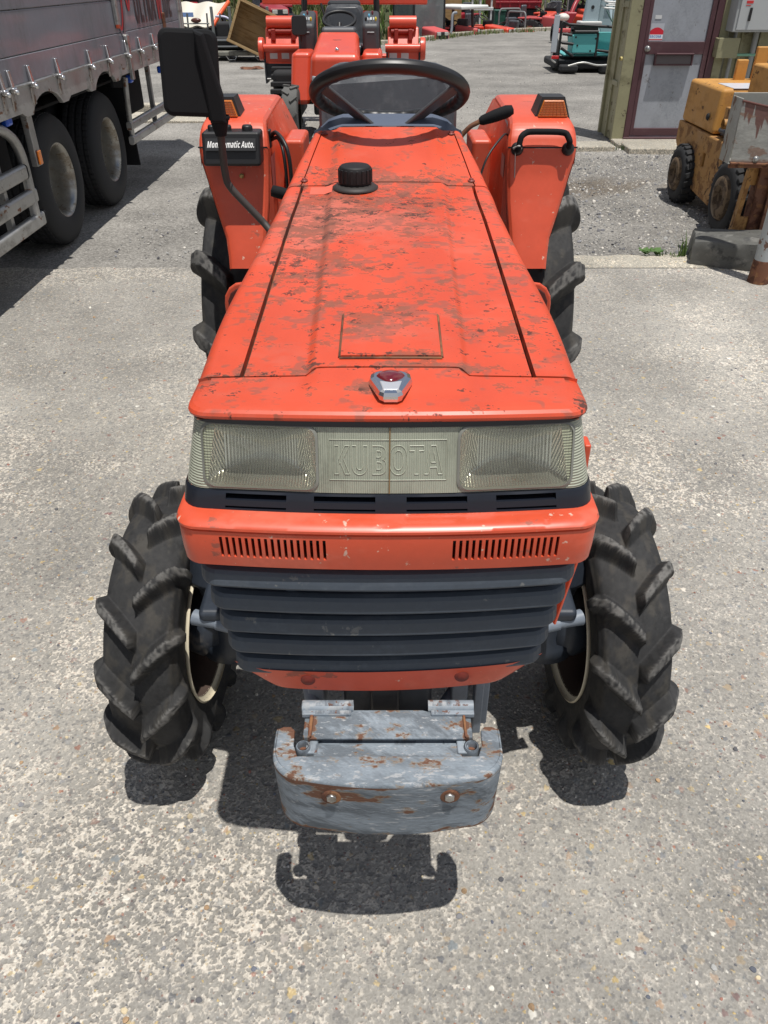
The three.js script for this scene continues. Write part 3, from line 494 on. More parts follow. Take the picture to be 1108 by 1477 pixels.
    const lamp = part('headlamp', [strip(out(1.03, 0.0015), out(0.985, 0.003)), strip(out(0.985, 0.003), out(0.97, -0.01))], std([0.2, 0.205, 0.18], 0.4), tractor);
    // bright bowl, bulb shield and the fluted cover glass
    part('reflector', dome(-0.008, -0.055, 0.97), wm(weather(256, 0.15, [0.8, 0.8, 0.74], [[[0.42, 0.4, 0.32], 0.5, 0.75, 4, 6, 0.6]], 611, 0.1), 0.38, 0.85, { bumpMap: flute, bumpScale: 0.002 }), lamp);
    const glassM = new THREE.MeshPhysicalMaterial({ color: lin(0.9, 0.9, 0.83), roughness: 0.09, transmission: 0.94, thickness: 0, bumpMap: flute, bumpScale: 0.0016, clearcoat: 0.4, clearcoatRoughness: 0.15 });
    part('lens', dome(0.002, 0.0035, 0.985), glassM, lamp);
    // corner pieces wrapping round the side, ribbed across
    const us = [1, 1.17, 1.33, 1.5, 1.67, 1.83, 2, 2.25].map(u => u * s); if (s < 0) us.reverse();
    const rows = [0, 0.25, 0.5, 0.75, 1].map(lampRow);
    part('corner_lens', nose(rows, us), cornerM, tractor);
    const gap1 = panel(s > 0 ? 0.098 : -0.262, s > 0 ? 0.262 : -0.098, 0, 1, -0.004, 6, 3); // backing frame with the lamp opening left free
    const sh = shape([[x0 - 0.004, 0], [x1, 0], [x1, 1], [x0 - 0.004, 1]]); sh.holes.push(new THREE.Path(rrect(2 * hw, 0.091, 0.016, 8, 0, 0).map(([px, py]) => new THREE.Vector2((x0 + x1) / 2 + px, 0.5 + py / 0.098))));
    const sg = new THREE.ShapeGeometry(sh); part('lamp_surround', warp(s < 0 ? mirrorX(sg) : sg, (x, y) => onLamp(x, y, -0.0005)), plateM, tractor);
  }
  // black rubber strip over the lamps
  part('trim_strip', nose([[0.2755, 0.9405, 1.085], [0.2785, 0.9365, 1.0865], [0.2785, 0.9365, 1.095], [0.272, 0.945, 1.096]], fullU(24)), M.navy, tractor);
  // dark slotted panel under the lamps
  const rowsN = [[0.302, 0.902, 0.962], [0.3012, 0.9035, 0.967], [0.3008, 0.9045, 0.9705], [0.3, 0.906, 0.9755], [0.2995, 0.907, 0.9795], [0.2988, 0.9085, 0.985], [0.2982, 0.9095, 0.989], [0.296, 0.913, 0.993]];
  const fx = 0.302 - NB.R, cut = [-0.236, -0.147, -0.107, -0.018, 0.027, 0.115, 0.157, 0.245].map(x => x / fx), base = frontU(20).filter(u => cut.every(c => Math.abs(c - u) > 0.02));
  const us = [...sideL.slice(0, -1), ...[...base, ...cut].sort((a, b) => a - b), ...sideR.slice(1)];
  const inSlot = i => { const m = (us[i] + us[i + 1]) / 2; for (let k = 0; k < 8; k += 2) if (m > cut[k] && m < cut[k + 1]) return true; return false; };
  const np = part('vent_panel', nose(rowsN, us, (i, j) => (j === 1 || j === 4 || j === 5) && inSlot(i), 0.018), M.navy, tractor);
    // orange band: ledge, rolled edge, slotted front
  const fw = 0.3045, B0 = [[0.270, 0.935, 0.884], [0.29, 0.9, 0.880], [0.3, 0.878, 0.882], [0.3035, 0.8695, 0.888], [0.304, 0.8685, 0.9], [0.3045, 0.868, 0.906], [0.3045, 0.867, 0.942], [0.3045, 0.867, 0.946], [0.3035, 0.868, 0.949], [0.3015, 0.8708, 0.951], [0.3015, 0.8712, 0.9525], [0.3055, 0.8655, 0.954], [0.3065, 0.866, 0.958], [0.305, 0.8705, 0.962], [0.301, 0.88, 0.9645], [0.297, 0.902, 0.965]];
  const f2 = 0.3045 - NB.R, slots = []; for (const [a, n, st] of [[-0.2415, 17, 0.0093], [0.0925, 17, 0.0093]]) for (let i = 0; i < n; i++) slots.push([a + i * st, a + i * st + 0.0044]);
  const cuts = slots.flat().map(x => x / f2), b2 = frontU(24).filter(u => cuts.every(c => Math.abs(c - u) > 0.012));
  const us2 = [...sideL.slice(0, -1), ...[...b2, ...cuts].sort((a, b) => a - b), ...sideR.slice(1)];
  const hit = i => { const m = (us2[i] + us2[i + 1]) / 2 * f2; return slots.some(([a, b]) => m > a && m < b); };
  const band = part('bumper_band', nose(B0, us2, (i, j) => (j === 5) && hit(i), 0.008), M.paint, tractor);
  // grille: five bowed blades, sagging to one side
  const roll = [0.006, 0.011, 0.018, 0.025, 0.032];
  for (let i = 0; i < 5; i++) {
    const y = 0.846 - i * 0.0535, W = 0.286 - i * 0.0055, q0 = 0.871 + i * 0.0085;
    const rows = [[W - 0.02, q0 + 0.03, y + 0.004], [W - 0.003, q0 + 0.004, y - 0.003], [W - 0.0005, q0 + 0.0008, y - 0.0016], [W, q0, y + 0.0015], [W, q0 + 0.0015, y + 0.008], [W - 0.0005, q0 + 0.005, y + 0.019], [W - 0.002, q0 + 0.009, y + 0.024], [W - 0.006, q0 + 0.016, y + 0.0265], [W - 0.012, q0 + 0.024, y + 0.0265]].map(r => [...r, 0.034, 0.05]);
    part('louvre', nose(rows, [...sideL.slice(0, -1), ...frontU(26), ...sideR.slice(1)]).map(g => warp(g, (x, Y, z) => [x, Y + x * roll[i] * 1.15, z])), M.grille, tractor);
  }
  for (const x of [-0.15, 0.15]) part('grille_post', box(0.016, 0.25, 0.03, x, 0.755, -0.93, 0.003, 0.16, 0, 0), M.grille, tractor);
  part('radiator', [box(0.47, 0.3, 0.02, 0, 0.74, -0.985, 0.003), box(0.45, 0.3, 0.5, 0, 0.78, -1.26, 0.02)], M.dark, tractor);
  // orange apron under the grille, its lower edge rounded up at the sides
  const ap = (u, v) => { const t = mix(-1, 1, u), x = t * (0.264 - 0.012 * v - 0.02 * v * v), e = Math.max(0, (Math.abs(t) - 0.75) / 0.25); return [x, mix(0.64, 0.586, v) + 0.018 * e * e * v + x * 0.036, -(0.903 + 0.02 * t * t + 0.008 * v + 0.015 * e * e)]; };
  const apron = part('apron', [grid((u, v) => ap(u, 1 - v), 40, 6), grid((u, v) => { const p = ap(u, 1); return [p[0], p[1] - 0.002 * Math.sin(v * PI), p[2] - 0.03 * v]; }, 40, 3)], M.paint, tractor);
  for (const x of [-0.128, 0.118]) { const p = ap((x / 0.24 + 1) / 2, 0.42); part('apron_bolt', [lathe([[0, 0.004], [0.007, 0.004], [0.008, 0.001], [0.0125, 0.001], [0.0125, 0]].reverse(), 16, 'z').translate(p[0], p[1], p[2] + 0.001)], std([0.16, 0.02, 0.012], 0.5), apron); }
  part('side_cover', [span(0.262, 0.268, 0.72, 0.9, -0.96, -1.16, 0.002), span(-0.268, -0.262, 0.72, 0.9, -0.98, -1.16, 0.002), box(0.004, 0.14, 0.016, 0.297, 0.75, -0.985, 0.001, 0, 0.3, -0.17)], M.paint, tractor);
  part('bonnet_catch', box(0.01, 0.06, 0.03, 0.296, 1.0, -1.0, 0.003), M.paint, tractor);
}
// ---- tyres with angled lugs
function agTyre({ R, hw, rim, n, lug, nphi = 720, seed = 3, lw = 0.02, slope = 0.9 }) {
  const c = R - lug, prof = [[hw * 0.84, rim], [hw * 0.9, rim + 0.008], [hw * 0.95, mix(rim, c, 0.4)], [hw * 0.97, mix(rim, c, 0.68)], [hw * 0.94, c - 0.03], [hw * 0.86, c - 0.014], [hw * 0.6, c - 0.004], [hw * 0.3, c], [0, c + 0.001]];
  const full = [...prof.map(([w, r]) => V3(-w, r, 0)), ...prof.slice(0, -1).reverse().map(([w, r]) => V3(w, r, 0))];
  const cv = new THREE.CatmullRomCurve3(full), NT = 84, nv = noise2(seed), pts = cv.getSpacedPoints(NT), L = cv.getLength(), pitch = 2 * PI * R / n;
  const H = (a, i) => {      // lug height at unrolled length a, profile point i
    const q = (i / NT - 0.5) * L, s = Math.sign(q) || 1, d = Math.abs(q), sh = hw * 0.95;
    const ac = s > 0 ? 0 : pitch / 2, dd = Math.min(d, sh * 1.15), run = slope * (1.2 * dd - 0.24 * dd * dd / hw);
    let t = ((a - ac - run) / pitch) % 1; if (t < 0) t += 1; if (t > 0.5) t -= 1;
    const dist = Math.abs(t * pitch) / Math.sqrt(1 + (d < sh ? slope * slope : 0.15)), w = lw * (0.85 + 0.35 * Math.min(1.3, d / hw)), out = sm(hw * 1.75, hw * 1.05, d), inn = sm(-0.012, 0.001, d);
    const f = clamp((w + lug * 0.34 - dist) / (lug * 0.34), 0, 1); return lug * f * out * inn;
  };
  const g = grid((u, v) => {
    const i = Math.round(v * NT), a = u * 2 * PI * R, p = pts[i], h = H(a, i), q = (i / NT - 0.5) * L, wob = 0.0016 * (nv.fbm(u * 90, i * 0.35, 3) - 0.5);
    const e = 0.002, k0 = pts[Math.max(0, i - 1)], k1 = pts[Math.min(NT, i + 1)]; let tx = k1.x - k0.x, ty = k1.y - k0.y, l = Math.hypot(tx, ty); const nx = -ty / l, ny = tx / l, b = sm(hw * 1.4, hw * 0.7, Math.abs(q));
    let ox = nx * (1 - b) * 0.7, oy = mix(ny, 1, b); const w = p.x + ox * h, r = p.y + oy * (h + wob), th = u * 2 * PI;
    return [w, r * Math.sin(th), r * Math.cos(th)];
  }, nphi, NT, (u, v) => {
    const i = Math.round(v * NT), h = H(u * 2 * PI * R, i) / lug, x = u * 60, n1 = nv.fbm(x, i * 0.25 + 40, 4), n2 = nv.fbm(x * 4, i * 1.2 + 70, 3);
    const worn = sm(0.9, 1.0, h) * sm(0.3, 0.6, n2), dust = sm(0.52, 0.72, n1) * 0.6; let c = [0.017, 0.0175, 0.019];
    const m = (d, t) => { c = c.map((k, j) => mix(k, d[j], t)); };
    m([0.036, 0.036, 0.036], n2); m([0.1, 0.088, 0.068], dust * (1 - worn) * 0.5); m([0.17, 0.165, 0.155], worn * (0.5 + 0.5 * n1)); return c;
  });
  return fixWind(g);
}
function fixWind(g) { const p = g.attributes.position, a = g.index.array, A = V3(), B = V3(), C = V3(); let s = 0; for (let k = 0; k < 300; k += 3) { const o = Math.floor(a.length / 2 / 3) * 3 + k; A.fromBufferAttribute(p, a[o]); B.fromBufferAttribute(p, a[o + 1]); C.fromBufferAttribute(p, a[o + 2]); const n = B.clone().sub(A).cross(C.clone().sub(A)); s += n.dot(V3(0, A.y, A.z)); } if (s < 0) for (let k = 0; k < a.length; k += 3) [a[k], a[k + 1]] = [a[k + 1], a[k]]; g.computeVertexNormals(); return g; }
M.tyre = new THREE.MeshStandardMaterial({ ...(() => { const t = weather(512, 0.3, [0.9, 0.9, 0.9], [[[0.5, 0.5, 0.5], 0.55, 0.7, 20, 20, 0.6]], 641, 0.4); return { map: t.map }; })(), roughness: 0.8, vertexColors: true });
function wheel(parent, name, x, y, z, tyreGeo, rimGeos, rimM, turn = 0, spin = 0, flip = false) {
  const T = g => { let k = g.clone(); if (flip) k = mirrorX(k); return tr(tr(k, 0, 0, 0, spin, 0, 0), x, y, z, 0, turn, 0); };
  const w = part(name, rimGeos.map(T), rimM, parent); part('tyre', T(tyreGeo), M.tyre, w); return w;
}
{
  const R = 0.332, y = 0.33, z = -1.363;
  const tg = agTyre({ R, hw: 0.079, rim: 0.182, n: 13, lug: 0.035, lw: 0.0078, slope: 1.05 });
  // rim: outer (far) disc dished, cream flanges
  const lipG = s => lathe((s > 0 ? [[0.176, 0.064], [0.179, 0.0665], [0.186, 0.069], [0.192, 0.076], [0.188, 0.079]] : [[0.188, -0.079], [0.192, -0.076], [0.186, -0.069], [0.179, -0.0665], [0.176, -0.064]]), 56, 'x');
  const rimG = [lipG(1), lipG(-1)], barrel = [lathe([[0.177, -0.066], [0.168, -0.04], [0.16, 0.0], [0.168, 0.05], [0.177, 0.066]], 48, 'x'), lathe([[0.165, 0.035], [0.12, 0.055], [0.06, 0.05], [0.0, 0.05]], 40, 'x')];
  const ws = [wheel(tractor, 'wheel', 0.499, y, z, tg, rimG, M.cream, 0.05, 0.1), wheel(tractor, 'wheel', -0.499, y, z, tg, rimG, M.cream, -0.05, -0.12, true)];
  for (const s of [1, -1]) part('rim_barrel', barrel.map(g => tr(s > 0 ? g.clone() : mirrorX(g), s * 0.499, y, z, 0, s * 0.05, 0)), std([0.07, 0.045, 0.035], 0.8), ws[s > 0 ? 0 : 1]);
  const rt = agTyre({ R: 0.53, hw: 0.112, rim: 0.31, n: 12, lug: 0.066, lw: 0.017, seed: 9, slope: 0.9 });
  const rr = [lathe([[0.34, -0.11], [0.345, -0.1], [0.325, -0.09], [0.31, 0], [0.325, 0.09], [0.345, 0.1], [0.34, 0.11]], 56, 'x'), lathe([[0.31, 0.03], [0.2, 0.06], [0.0, 0.05]], 40, 'x')];
  wheel(tractor, 'wheel', 0.512, 0.52, -2.88, rt, rr, M.cream, 0, 0.06); wheel(tractor, 'wheel', -0.512, 0.52, -2.88, rt, rr, M.cream, 0, -0.02, true);
  // axle, reduction cases and steering rods
  part('axle', [rod([-0.4, 0.44, z], [0.4, 0.44, z], 0.05, 0.05, 20), box(0.2, 0.16, 0.24, 0, 0.45, z, 0.03), box(0.16, 0.14, 0.46, 0, 0.53, -1.17, 0.02)], M.case, tractor);
  for (const s of [-1, 1]) {
    part('gear_case', [lathe([[0.0, 0.2], [0.05, 0.2], [0.062, 0.185], [0.07, 0.15], [0.085, 0.1], [0.085, 0.09], [0.07, 0.08], [0.055, 0.02], [0.06, -0.08], [0.078, -0.1], [0.078, -0.14], [0.05, -0.16], [0, -0.16]].reverse(), 30).translate(s * 0.37, 0.42, z + 0.02), tr(lathe([[0.0, 0.1], [0.07, 0.09], [0.085, 0.05], [0.085, 0], [0, 0]].reverse(), 26, 'x'), s * 0.39, 0.33, z, 0, s > 0 ? 0 : PI, 0), box(0.05, 0.03, 0.18, s * 0.36, 0.53, z + 0.12, 0.012)], M.case, tractor);
    const rd = part('tie_rod', [rod([s * 0.05, 0.5, z + 0.24], [s * 0.28, 0.503, z + 0.22], 0.0125, 0.0125, 14), rod([s * 0.27, 0.502, z + 0.22], [s * 0.35, 0.508, z + 0.2], 0.0155, 0.0155, 16, true)], M.bluegrey, tractor);
    part('rod_end', rod([s * 0.35, 0.508, z + 0.2], [s * 0.4, 0.51, z + 0.185], 0.013, 0.017, 14, true), M.bluegrey, rd);
    if (s > 0) part('rust_band', rod([0.285, 0.5031, z + 0.2162], [0.302, 0.5044, z + 0.212], 0.0166, 0.0166, 16), M.rust, rd);
  }
  for (const x of [-0.13, 0.13]) part('frame_rail', box(0.03, 0.12, 0.7, x, 0.53, -1.3, 0.004), M.bluegrey, tractor);
  for (const g of [rod([-0.15, 0.56, -0.99], [-0.12, 0.45, -0.9], 0.014), rod([0.05, 0.44, -0.9], [0.17, 0.55, -1.02], 0.016), box(0.016, 0.14, 0.03, 0.165, 0.5, -0.96, 0.003), box(0.014, 0.14, 0.025, 0.18, 0.5, -0.98, 0.003)]) part('brace', g, M.bluegrey, tractor);
  part('tow_pin', [box(0.05, 0.16, 0.03, -0.005, 0.52, -0.93, 0.006), ...[-0.034, 0.026].map(x => lathe([[0.022, 0], [0.022, 0.012], [0.012, 0.012], [0.012, 0.02], [0, 0.02]].reverse(), 8).translate(x, 0.46, -0.935))], M.black, tractor);
  part('engine', [box(0.34, 0.36, 0.9, 0, 0.66, -1.7, 0.03), box(0.4, 0.34, 0.9, 0, 0.5, -2.4, 0.04), rod([-0.5, 0.53, -2.88], [0.5, 0.53, -2.88], 0.08, 0.08, 20)], M.case, tractor);
  for (const s of [-1, 1]) part('footplate', box(0.22, 0.012, 0.5, s * 0.3, 0.5, -2.2, 0.004), M.case, tractor);
}
// ---- weight bracket on the nose
{
  const Y = 0.527;
  const paintTex = (seed, rustAt, paleAt) => { // blue-grey paint, scraped and rusting where the picture functions say
    const S = 512, col = new Float32Array(S * S * 3), t = layer(S, oct(5, 6, 0.62, 4), seed), f = layer(S, oct(60, 3, 0.7), seed + 9), n = layer(S, oct(9, 6, 0.68, 6), seed + 20), m = layer(S, oct(22, 5, 0.72, 22), seed + 30), dg = layer(S, [[3, 4, 1], [7, 8, 0.8], [40, 10, 0.5], [110, 30, 0.35]], seed + 40);
    for (let y = 0, i = 0; y < S; y++) for (let x = 0; x < S; x++, i++) { const u = x / S, v = y / S, k = 0.8 + 0.4 * f[i], g = 1 + (t[i] - 0.5) * 0.7, sx = Math.floor((u + 0.35 * v) * S) % S, dd = dg[y * S + sx]; put(col, i, 0.2 * g * k, 0.235 * g * k, 0.27 * g * k); blend(col, i, [0.055 * k, 0.066 * k, 0.078 * k], sm(0.4, 0.66, dd) * 0.75 * (1 - Math.min(1, 1.6 * paleAt(u, v)))); const p = paleAt(u, v); blend(col, i, [0.4 * k, 0.41 * k, 0.42 * k], sm(0.66 - 0.22 * p, 0.78 - 0.22 * p, m[i]) * 0.75); const r = rustAt(u, v); blend(col, i, [0.24 * k, 0.17 * k, 0.1 * k], sm(0.62 - 0.36 * r, 0.7 - 0.36 * r, n[i]) * 0.6); blend(col, i, [0.13 * k, 0.055 * k, 0.03 * k], sm(0.69 - 0.36 * r, 0.735 - 0.36 * r, n[i]) * 0.95); }
    return new THREE.MeshStandardMaterial({ map: texture(S, col, true), roughness: 0.8, bumpMap: texture(S, f, false), bumpScale: 0.0006 });
  };
  const G = (a, b, s) => Math.exp(-(((a - b) / s) ** 2));
  const frontM = paintTex(1201, (u, v) => 0.75 * G(v, 1, 0.07) * sm(0.62, 0.5, u) + 0.5 * G(v, 1, 0.06) + 0.7 * G(v, 0, 0.06) + 0.45 * G(u, 0.07, 0.06) * G(v, 0.15, 0.3) + 0.5 * G(u, 0.9, 0.03) * G(v, 0.55, 0.45) + 0.6 * (G(u, 0.3, 0.05) + G(u, 0.74, 0.06)) * G(v, 0.72, 0.22) + 0.25 * G(u, 0.45, 0.1) * G(v, 0.75, 0.1), (u, v) => 0.35 * G(u, 0.55, 0.1) * G(v, 0.5, 0.4) + 0.3 * G(v, 0.98, 0.06));
  const topM = paintTex(1301, (u, v) => 0.6 * G(v, 1, 0.12) + 0.55 * G(u, 0.08, 0.07) + 0.35 * G(v, 0.0, 0.12) + 0.3 * G(u, 0.95, 0.05), (u, v) => 0.5 * G(u, 0.06, 0.07) + 0.3 * G(v, 0.2, 0.3) + 0.1);
  const plateTopM = paintTex(1401, (u, v) => 0.75 * (G(u, 0.04, 0.03) + G(u, 0.97, 0.03)) + 0.3 * G(v, 0, 0.06) + 0.3 * G(v, 1, 0.06), () => 0.15);
  const byXZ = (g, x0, x1, q0, q1) => { const p = g.attributes.position, uv = []; for (let k = 0; k < p.count; k++) uv.push((p.getX(k) - x0) / (x1 - x0), (-p.getZ(k) - q0) / (q1 - q0)); g.setAttribute('uv', new THREE.Float32BufferAttribute(uv, 2)); return ownUV(g); };
  const bk = part('weight_bracket', (() => {
    // front apron plate: bowed in plan with rounded ends
    const P = (u, v) => { return noseP(mix(-2.14, 2.14, u), [0.193 - 0.004 * v, 0.757 + 0.003 * v, mix(Y, 0.395, v), 0.055]); };
    const g = [ownUV(grid((u, v) => P(u, 1 - v), 80, 8)), grid((u, v) => { const p = P(u, v); return [p[0] * 0.965, p[1], p[2] - 0.008]; }, 60, 8), grid((u, v) => { const p = P(u, 1); return [p[0] * mix(1, 0.965, v), p[1] - 0.0005, p[2] - 0.008 * v]; }, 60, 1)];
    for (const k of g) if (!k.ownUV) ownUV(k);
    return g;
  })(), frontM, tractor);
  { // flat top with rolled shoulder and two horns
    const P0 = u => noseP(mix(-2.14, 2.14, u), [0.193, 0.757, Y, 0.055]), g = [byXZ(grid((u, v) => { const p = P0(u), a = v * PI / 2; return [p[0] * (1 - 0.02 * (1 - Math.cos(a))), p[1] + 0.007 * Math.sin(a), p[2] - 0.007 * (1 - Math.cos(a))]; }, 70, 6), -0.19, 0.19, 0.757, 0.88)];
    const top = []; for (let k = 0; k <= 50; k++) { const p = P0(k / 50); top.push([p[0] * 0.979, -(p[2] - 0.007)]); }
    const out = [...top, [0.187, 0.872], [0.18, 0.876], [0.167, 0.876], [0.16, 0.868], [0.159, 0.838], [0.151, 0.815], [-0.151, 0.815], [-0.159, 0.838], [-0.16, 0.868], [-0.167, 0.876], [-0.18, 0.876], [-0.187, 0.872]];
    const f = plate(out, 0.009, 0.002); g.push(byXZ(warp(tr(f, 0, 0, 0, PI / 2, 0, 0), (x, y, z) => [x, Y + 0.0025 + y, -z]), -0.19, 0.19, 0.757, 0.88));
    part('bracket_top', g, topM, bk);
  }
  part('mount_plate', [tr(plate([[-0.125, -0.017], [0.125, -0.017], [0.125, 0.017], [-0.125, 0.017]], 0.008, 0.002), 0, Y - 0.006, -0.829, -PI / 2 + 0.05, 0, 0), tr(plate([[-0.133, -0.026], [0.133, -0.026], [0.13, 0.022], [0.075, 0.022], [0.06, 0.026], [-0.07, 0.026], [-0.085, 0.022], [-0.13, 0.022]], 0.008, 0.002), 0, Y + 0.013, -0.874, -PI / 2 + 0.3, 0, 0), box(0.012, 0.05, 0.05, -0.138, Y - 0.01, -0.872, 0.002), box(0.012, 0.05, 0.05, 0.138, Y - 0.01, -0.872, 0.002)].map(g => byXZ(g, -0.14, 0.14, 0.81, 0.9)), plateTopM, bk);
  part('mount_light_blocker', span(-0.12, 0.12, Y - 0.02, Y - 0.006, -0.81, -0.9, 0.002), M.weight, bk);  // unseen plate added to stop a line of light leaking between the panels
  for (const g of [[rod([-0.149, Y + 0.025, -0.905], [-0.06, Y + 0.025, -0.905], 0.011, 0.011, 14, true), box(0.085, 0.01, 0.02, -0.106, Y + 0.022, -0.896, 0.002)], [rod([0.07, Y + 0.025, -0.905], [0.149, Y + 0.025, -0.905], 0.011, 0.011, 14, true), box(0.075, 0.01, 0.02, 0.112, Y + 0.022, -0.896, 0.002)]]) part('bar', g, M.weight, bk);
  for (const x of [-0.143, 0.141]) {
    part('socket', [lathe([[0.0125, -0.03], [0.0125, 0], [0.0085, 0], [0.0085, -0.03]], 22).translate(x, Y + 0.008, -0.835), box(0.02, 0.02, 0.03, x * 0.9, Y - 0.008, -0.84, 0.003)], M.weight, bk);
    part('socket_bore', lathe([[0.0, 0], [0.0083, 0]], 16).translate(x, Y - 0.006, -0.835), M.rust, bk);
  }
  for (const x of [-0.092, 0.101]) {
    part('washer', lathe([[0.007, 0.002], [0.0135, 0.003], [0.0165, 0.0015], [0.0175, 0]].reverse(), 24, 'z').translate(x, 0.496, -0.7575 - 0.014 * (x / 0.136) ** 2), M.rust, bk);
    part('bolt', lathe([[0, 0.006], [0.008, 0.006], [0.009, 0.004], [0.009, 0]].reverse(), 6, 'z').translate(x, 0.497, -0.7565 - 0.014 * (x / 0.136) ** 2), M.steel, bk);
  }
  part('rust_edge', rod([-0.133, Y + 0.012, -0.85], [-0.131, Y + 0.024, -0.893], 0.0035), M.rust, bk); part('rust_edge', rod([0.133, Y + 0.012, -0.85], [0.131, Y + 0.024, -0.893], 0.0025), M.rust, bk);
}
// ---- fenders: boxed tops with a tall tapering front
{
  for (const s of [1, -1]) {
    const m = g => s > 0 ? g : mirrorX(g);
    // rows down the front and over the top, each with inner and outer x
    const sec = [[2.318, 0.872, 0.376, 0.48], [2.33, 0.905, 0.371, 0.481], [2.35, 0.955, 0.363, 0.486], [2.384, 1.05, 0.352, 0.515], [2.402, 1.115, 0.348, 0.532], [2.41, 1.165, 0.345, 0.545], [2.413, 1.188, 0.344, 0.547]], sec2 = [[2.413, 1.192, 0.344, 0.547], [2.425, 1.215, 0.345, 0.546], [2.441, 1.236, 0.348, 0.543], [2.462, 1.25, 0.351, 0.54], [2.5, 1.258, 0.354, 0.538], [2.7, 1.268, 0.354, 0.545], [2.88, 1.272, 0.356, 0.552], [2.93, 1.266, 0.358, 0.55], [2.96, 1.24, 0.36, 0.548], [3.1, 1.1, 0.362, 0.54], [3.25, 0.85, 0.365, 0.52]];
    const wrap = S => { // front/top skin with rolled edges plus side skins
      const K = 10, P = (u, v) => { const f = v * (S.length - 1), i = Math.min(S.length - 2, Math.floor(f)), t = f - i, [q, y, a, b] = S[i].map((k, j) => mix(k, S[i + 1][j], t)), R = 0.02; const uu = u * K;
        // surface normal in (q, y): inward direction for the roll
        const [q1, y1] = S[i], [q2, y2] = S[i + 1]; let nq = (y2 - y1), ny = -(q2 - q1); const l = Math.hypot(nq, ny) || 1; nq /= l; ny /= l;
        let x, d = 0; if (uu <= 3) { const th = (1 - uu / 3) * PI / 2; x = a + R - R * Math.sin(th); d = R * (1 - Math.cos(th)); } else if (uu >= 7) { const th = (uu - 7) / 3 * PI / 2; x = b - R + R * Math.sin(th); d = R * (1 - Math.cos(th)); } else x = mix(a + R, b - R, (uu - 3) / 4);
        return [x, y + ny * d, -(q + nq * d)]; };
      return toCreasedNormals(grid((u, v) => P(1 - u, v), K, (S.length - 1) * 4), 0.5);
    };
    const sideSkin = (S, k) => { const pts = S.map(r => [r[0] + 0.02, Math.max(0.78, r[1] - 0.016)]); const X = r => r[k]; return grid((u, v) => { const f = u * (S.length - 1), i = Math.min(S.length - 2, Math.floor(f)), t = f - i, q = mix(S[i][0], S[i + 1][0], t) + 0.019, y = mix(S[i][1], S[i + 1][1], t) - 0.014, x = mix(X(S[i]), X(S[i + 1]), t); const front = f < 7 ? 1 : 0; return [k === 2 ? x - 0.115 * sm(2.42, 2.82, q) * sm(0, 0.4, v) : x, mix(y, k === 2 ? 0.62 : y - 0.045 * (1 - front), v), -mix(q, k === 2 ? q : q + 0.06 * front, v)]; }, 60, 4); };
    const all = [...sec, ...sec2];
    const f = part('fender', [wrap(sec), wrap(sec2), sideSkin(all.slice(2), 2), sideSkin(all, 3), span(0.37, 0.48, 0.9, 1.18, -2.43, -2.46, 0.003)].map(m), M.paint, tractor);
    part('fender_seam', m(grid((u, v) => [mix(0.346, 0.5465, u), 1.188 + 0.0045 * v, -2.414], 1, 1)), M.dark, f);
    part('fender_foot', m(plate([[0, 0.055], [0.02, 0.052], [0.038, 0.04], [0.05, 0.02], [0.053, 0], [0.053, -0.12], [-0.05, -0.12], [-0.05, 0.055]], 0.012, 0.004).translate(0.366, 0.905, -1.93)), M.paint, tractor);
    part('fender_foot_cover', m(plate([[0, 0.045], [0.02, 0.04], [0.034, 0.03], [0.043, 0.01], [0.043, -0.12], [-0.05, -0.12], [-0.05, 0.045]], 0.006, 0.002).translate(0.365, 0.905, -1.921)), std([0.09, 0.018, 0.014], 0.6), tractor);
    // turn signal on top
    const sig = part('turn_signal', m(warp(new THREE.BoxGeometry(0.104, 0.056, 0.1, 1, 1, 1), (x, y, z) => { const k = y > 0 ? 0.64 : 1; return [x * k + 0.48, y + 1.28, z * (y > 0 ? 0.8 : 1) - 2.55]; })), M.black, tractor);
    part('signal_lens', m(warp(box(0.088, 0.043, 0.014, 0, 0, 0, 0.003), (x, y, z) => [x * (1 - (y + 0.022) / 0.043 * 0.34) + 0.48, y + 1.279, z - 2.496 - (y + 0.022) * 0.18])), M.amber, sig);
    const bars = []; for (let i = 0; i < 7; i++) { const t = i / 6, yy = 1.261 + 0.036 * t; bars.push(m(box(0.084 * (1 - t * 0.32), 0.0014, 0.002, 0.48, yy, -2.4885 - (yy - 1.257) * 0.18, 0))); } for (let i = -3; i <= 3; i++) bars.push(m(rod([0.48 + i * 0.0118, 1.26, -2.4885], [0.48 + i * 0.0082, 1.298, -2.4955], 0.0009, 0.0009, 5)));
    part('lens_ribs', bars, std([0.4, 0.09, 0.01], 0.4), sig);
    part('inner_guard', m(span(0.33, 0.352, 0.6, 0.95, -2.44, -2.75, 0.006)), M.paint, tractor);
    part('filler_panel', m(box(0.06, 0.4, 0.2, 0.285, 0.99, -2.64, 0.012)), M.paint, tractor);
    // triangular stickers on the inner faces
    if (s > 0) { part('decal', grid((u, v) => [0.3435, mix(1.1, 1.16, v) , -mix(2.45, 2.52, u)], 1, 1), std([0.5, 0.3, 0.25], 0.5), f); part('decal', grid((u, v) => [0.3525, mix(1.2, 1.245, v), -mix(2.5, 2.62, u)], 1, 1), std([0.5, 0.5, 0.5], 0.4), f); }
    else { part('decal', grid((u, v) => [-0.3425, mix(1.05, 1.16, v), -mix(2.44, 2.54, u)], 1, 1), std([0.45, 0.12, 0.1], 0.5), f); }
  }
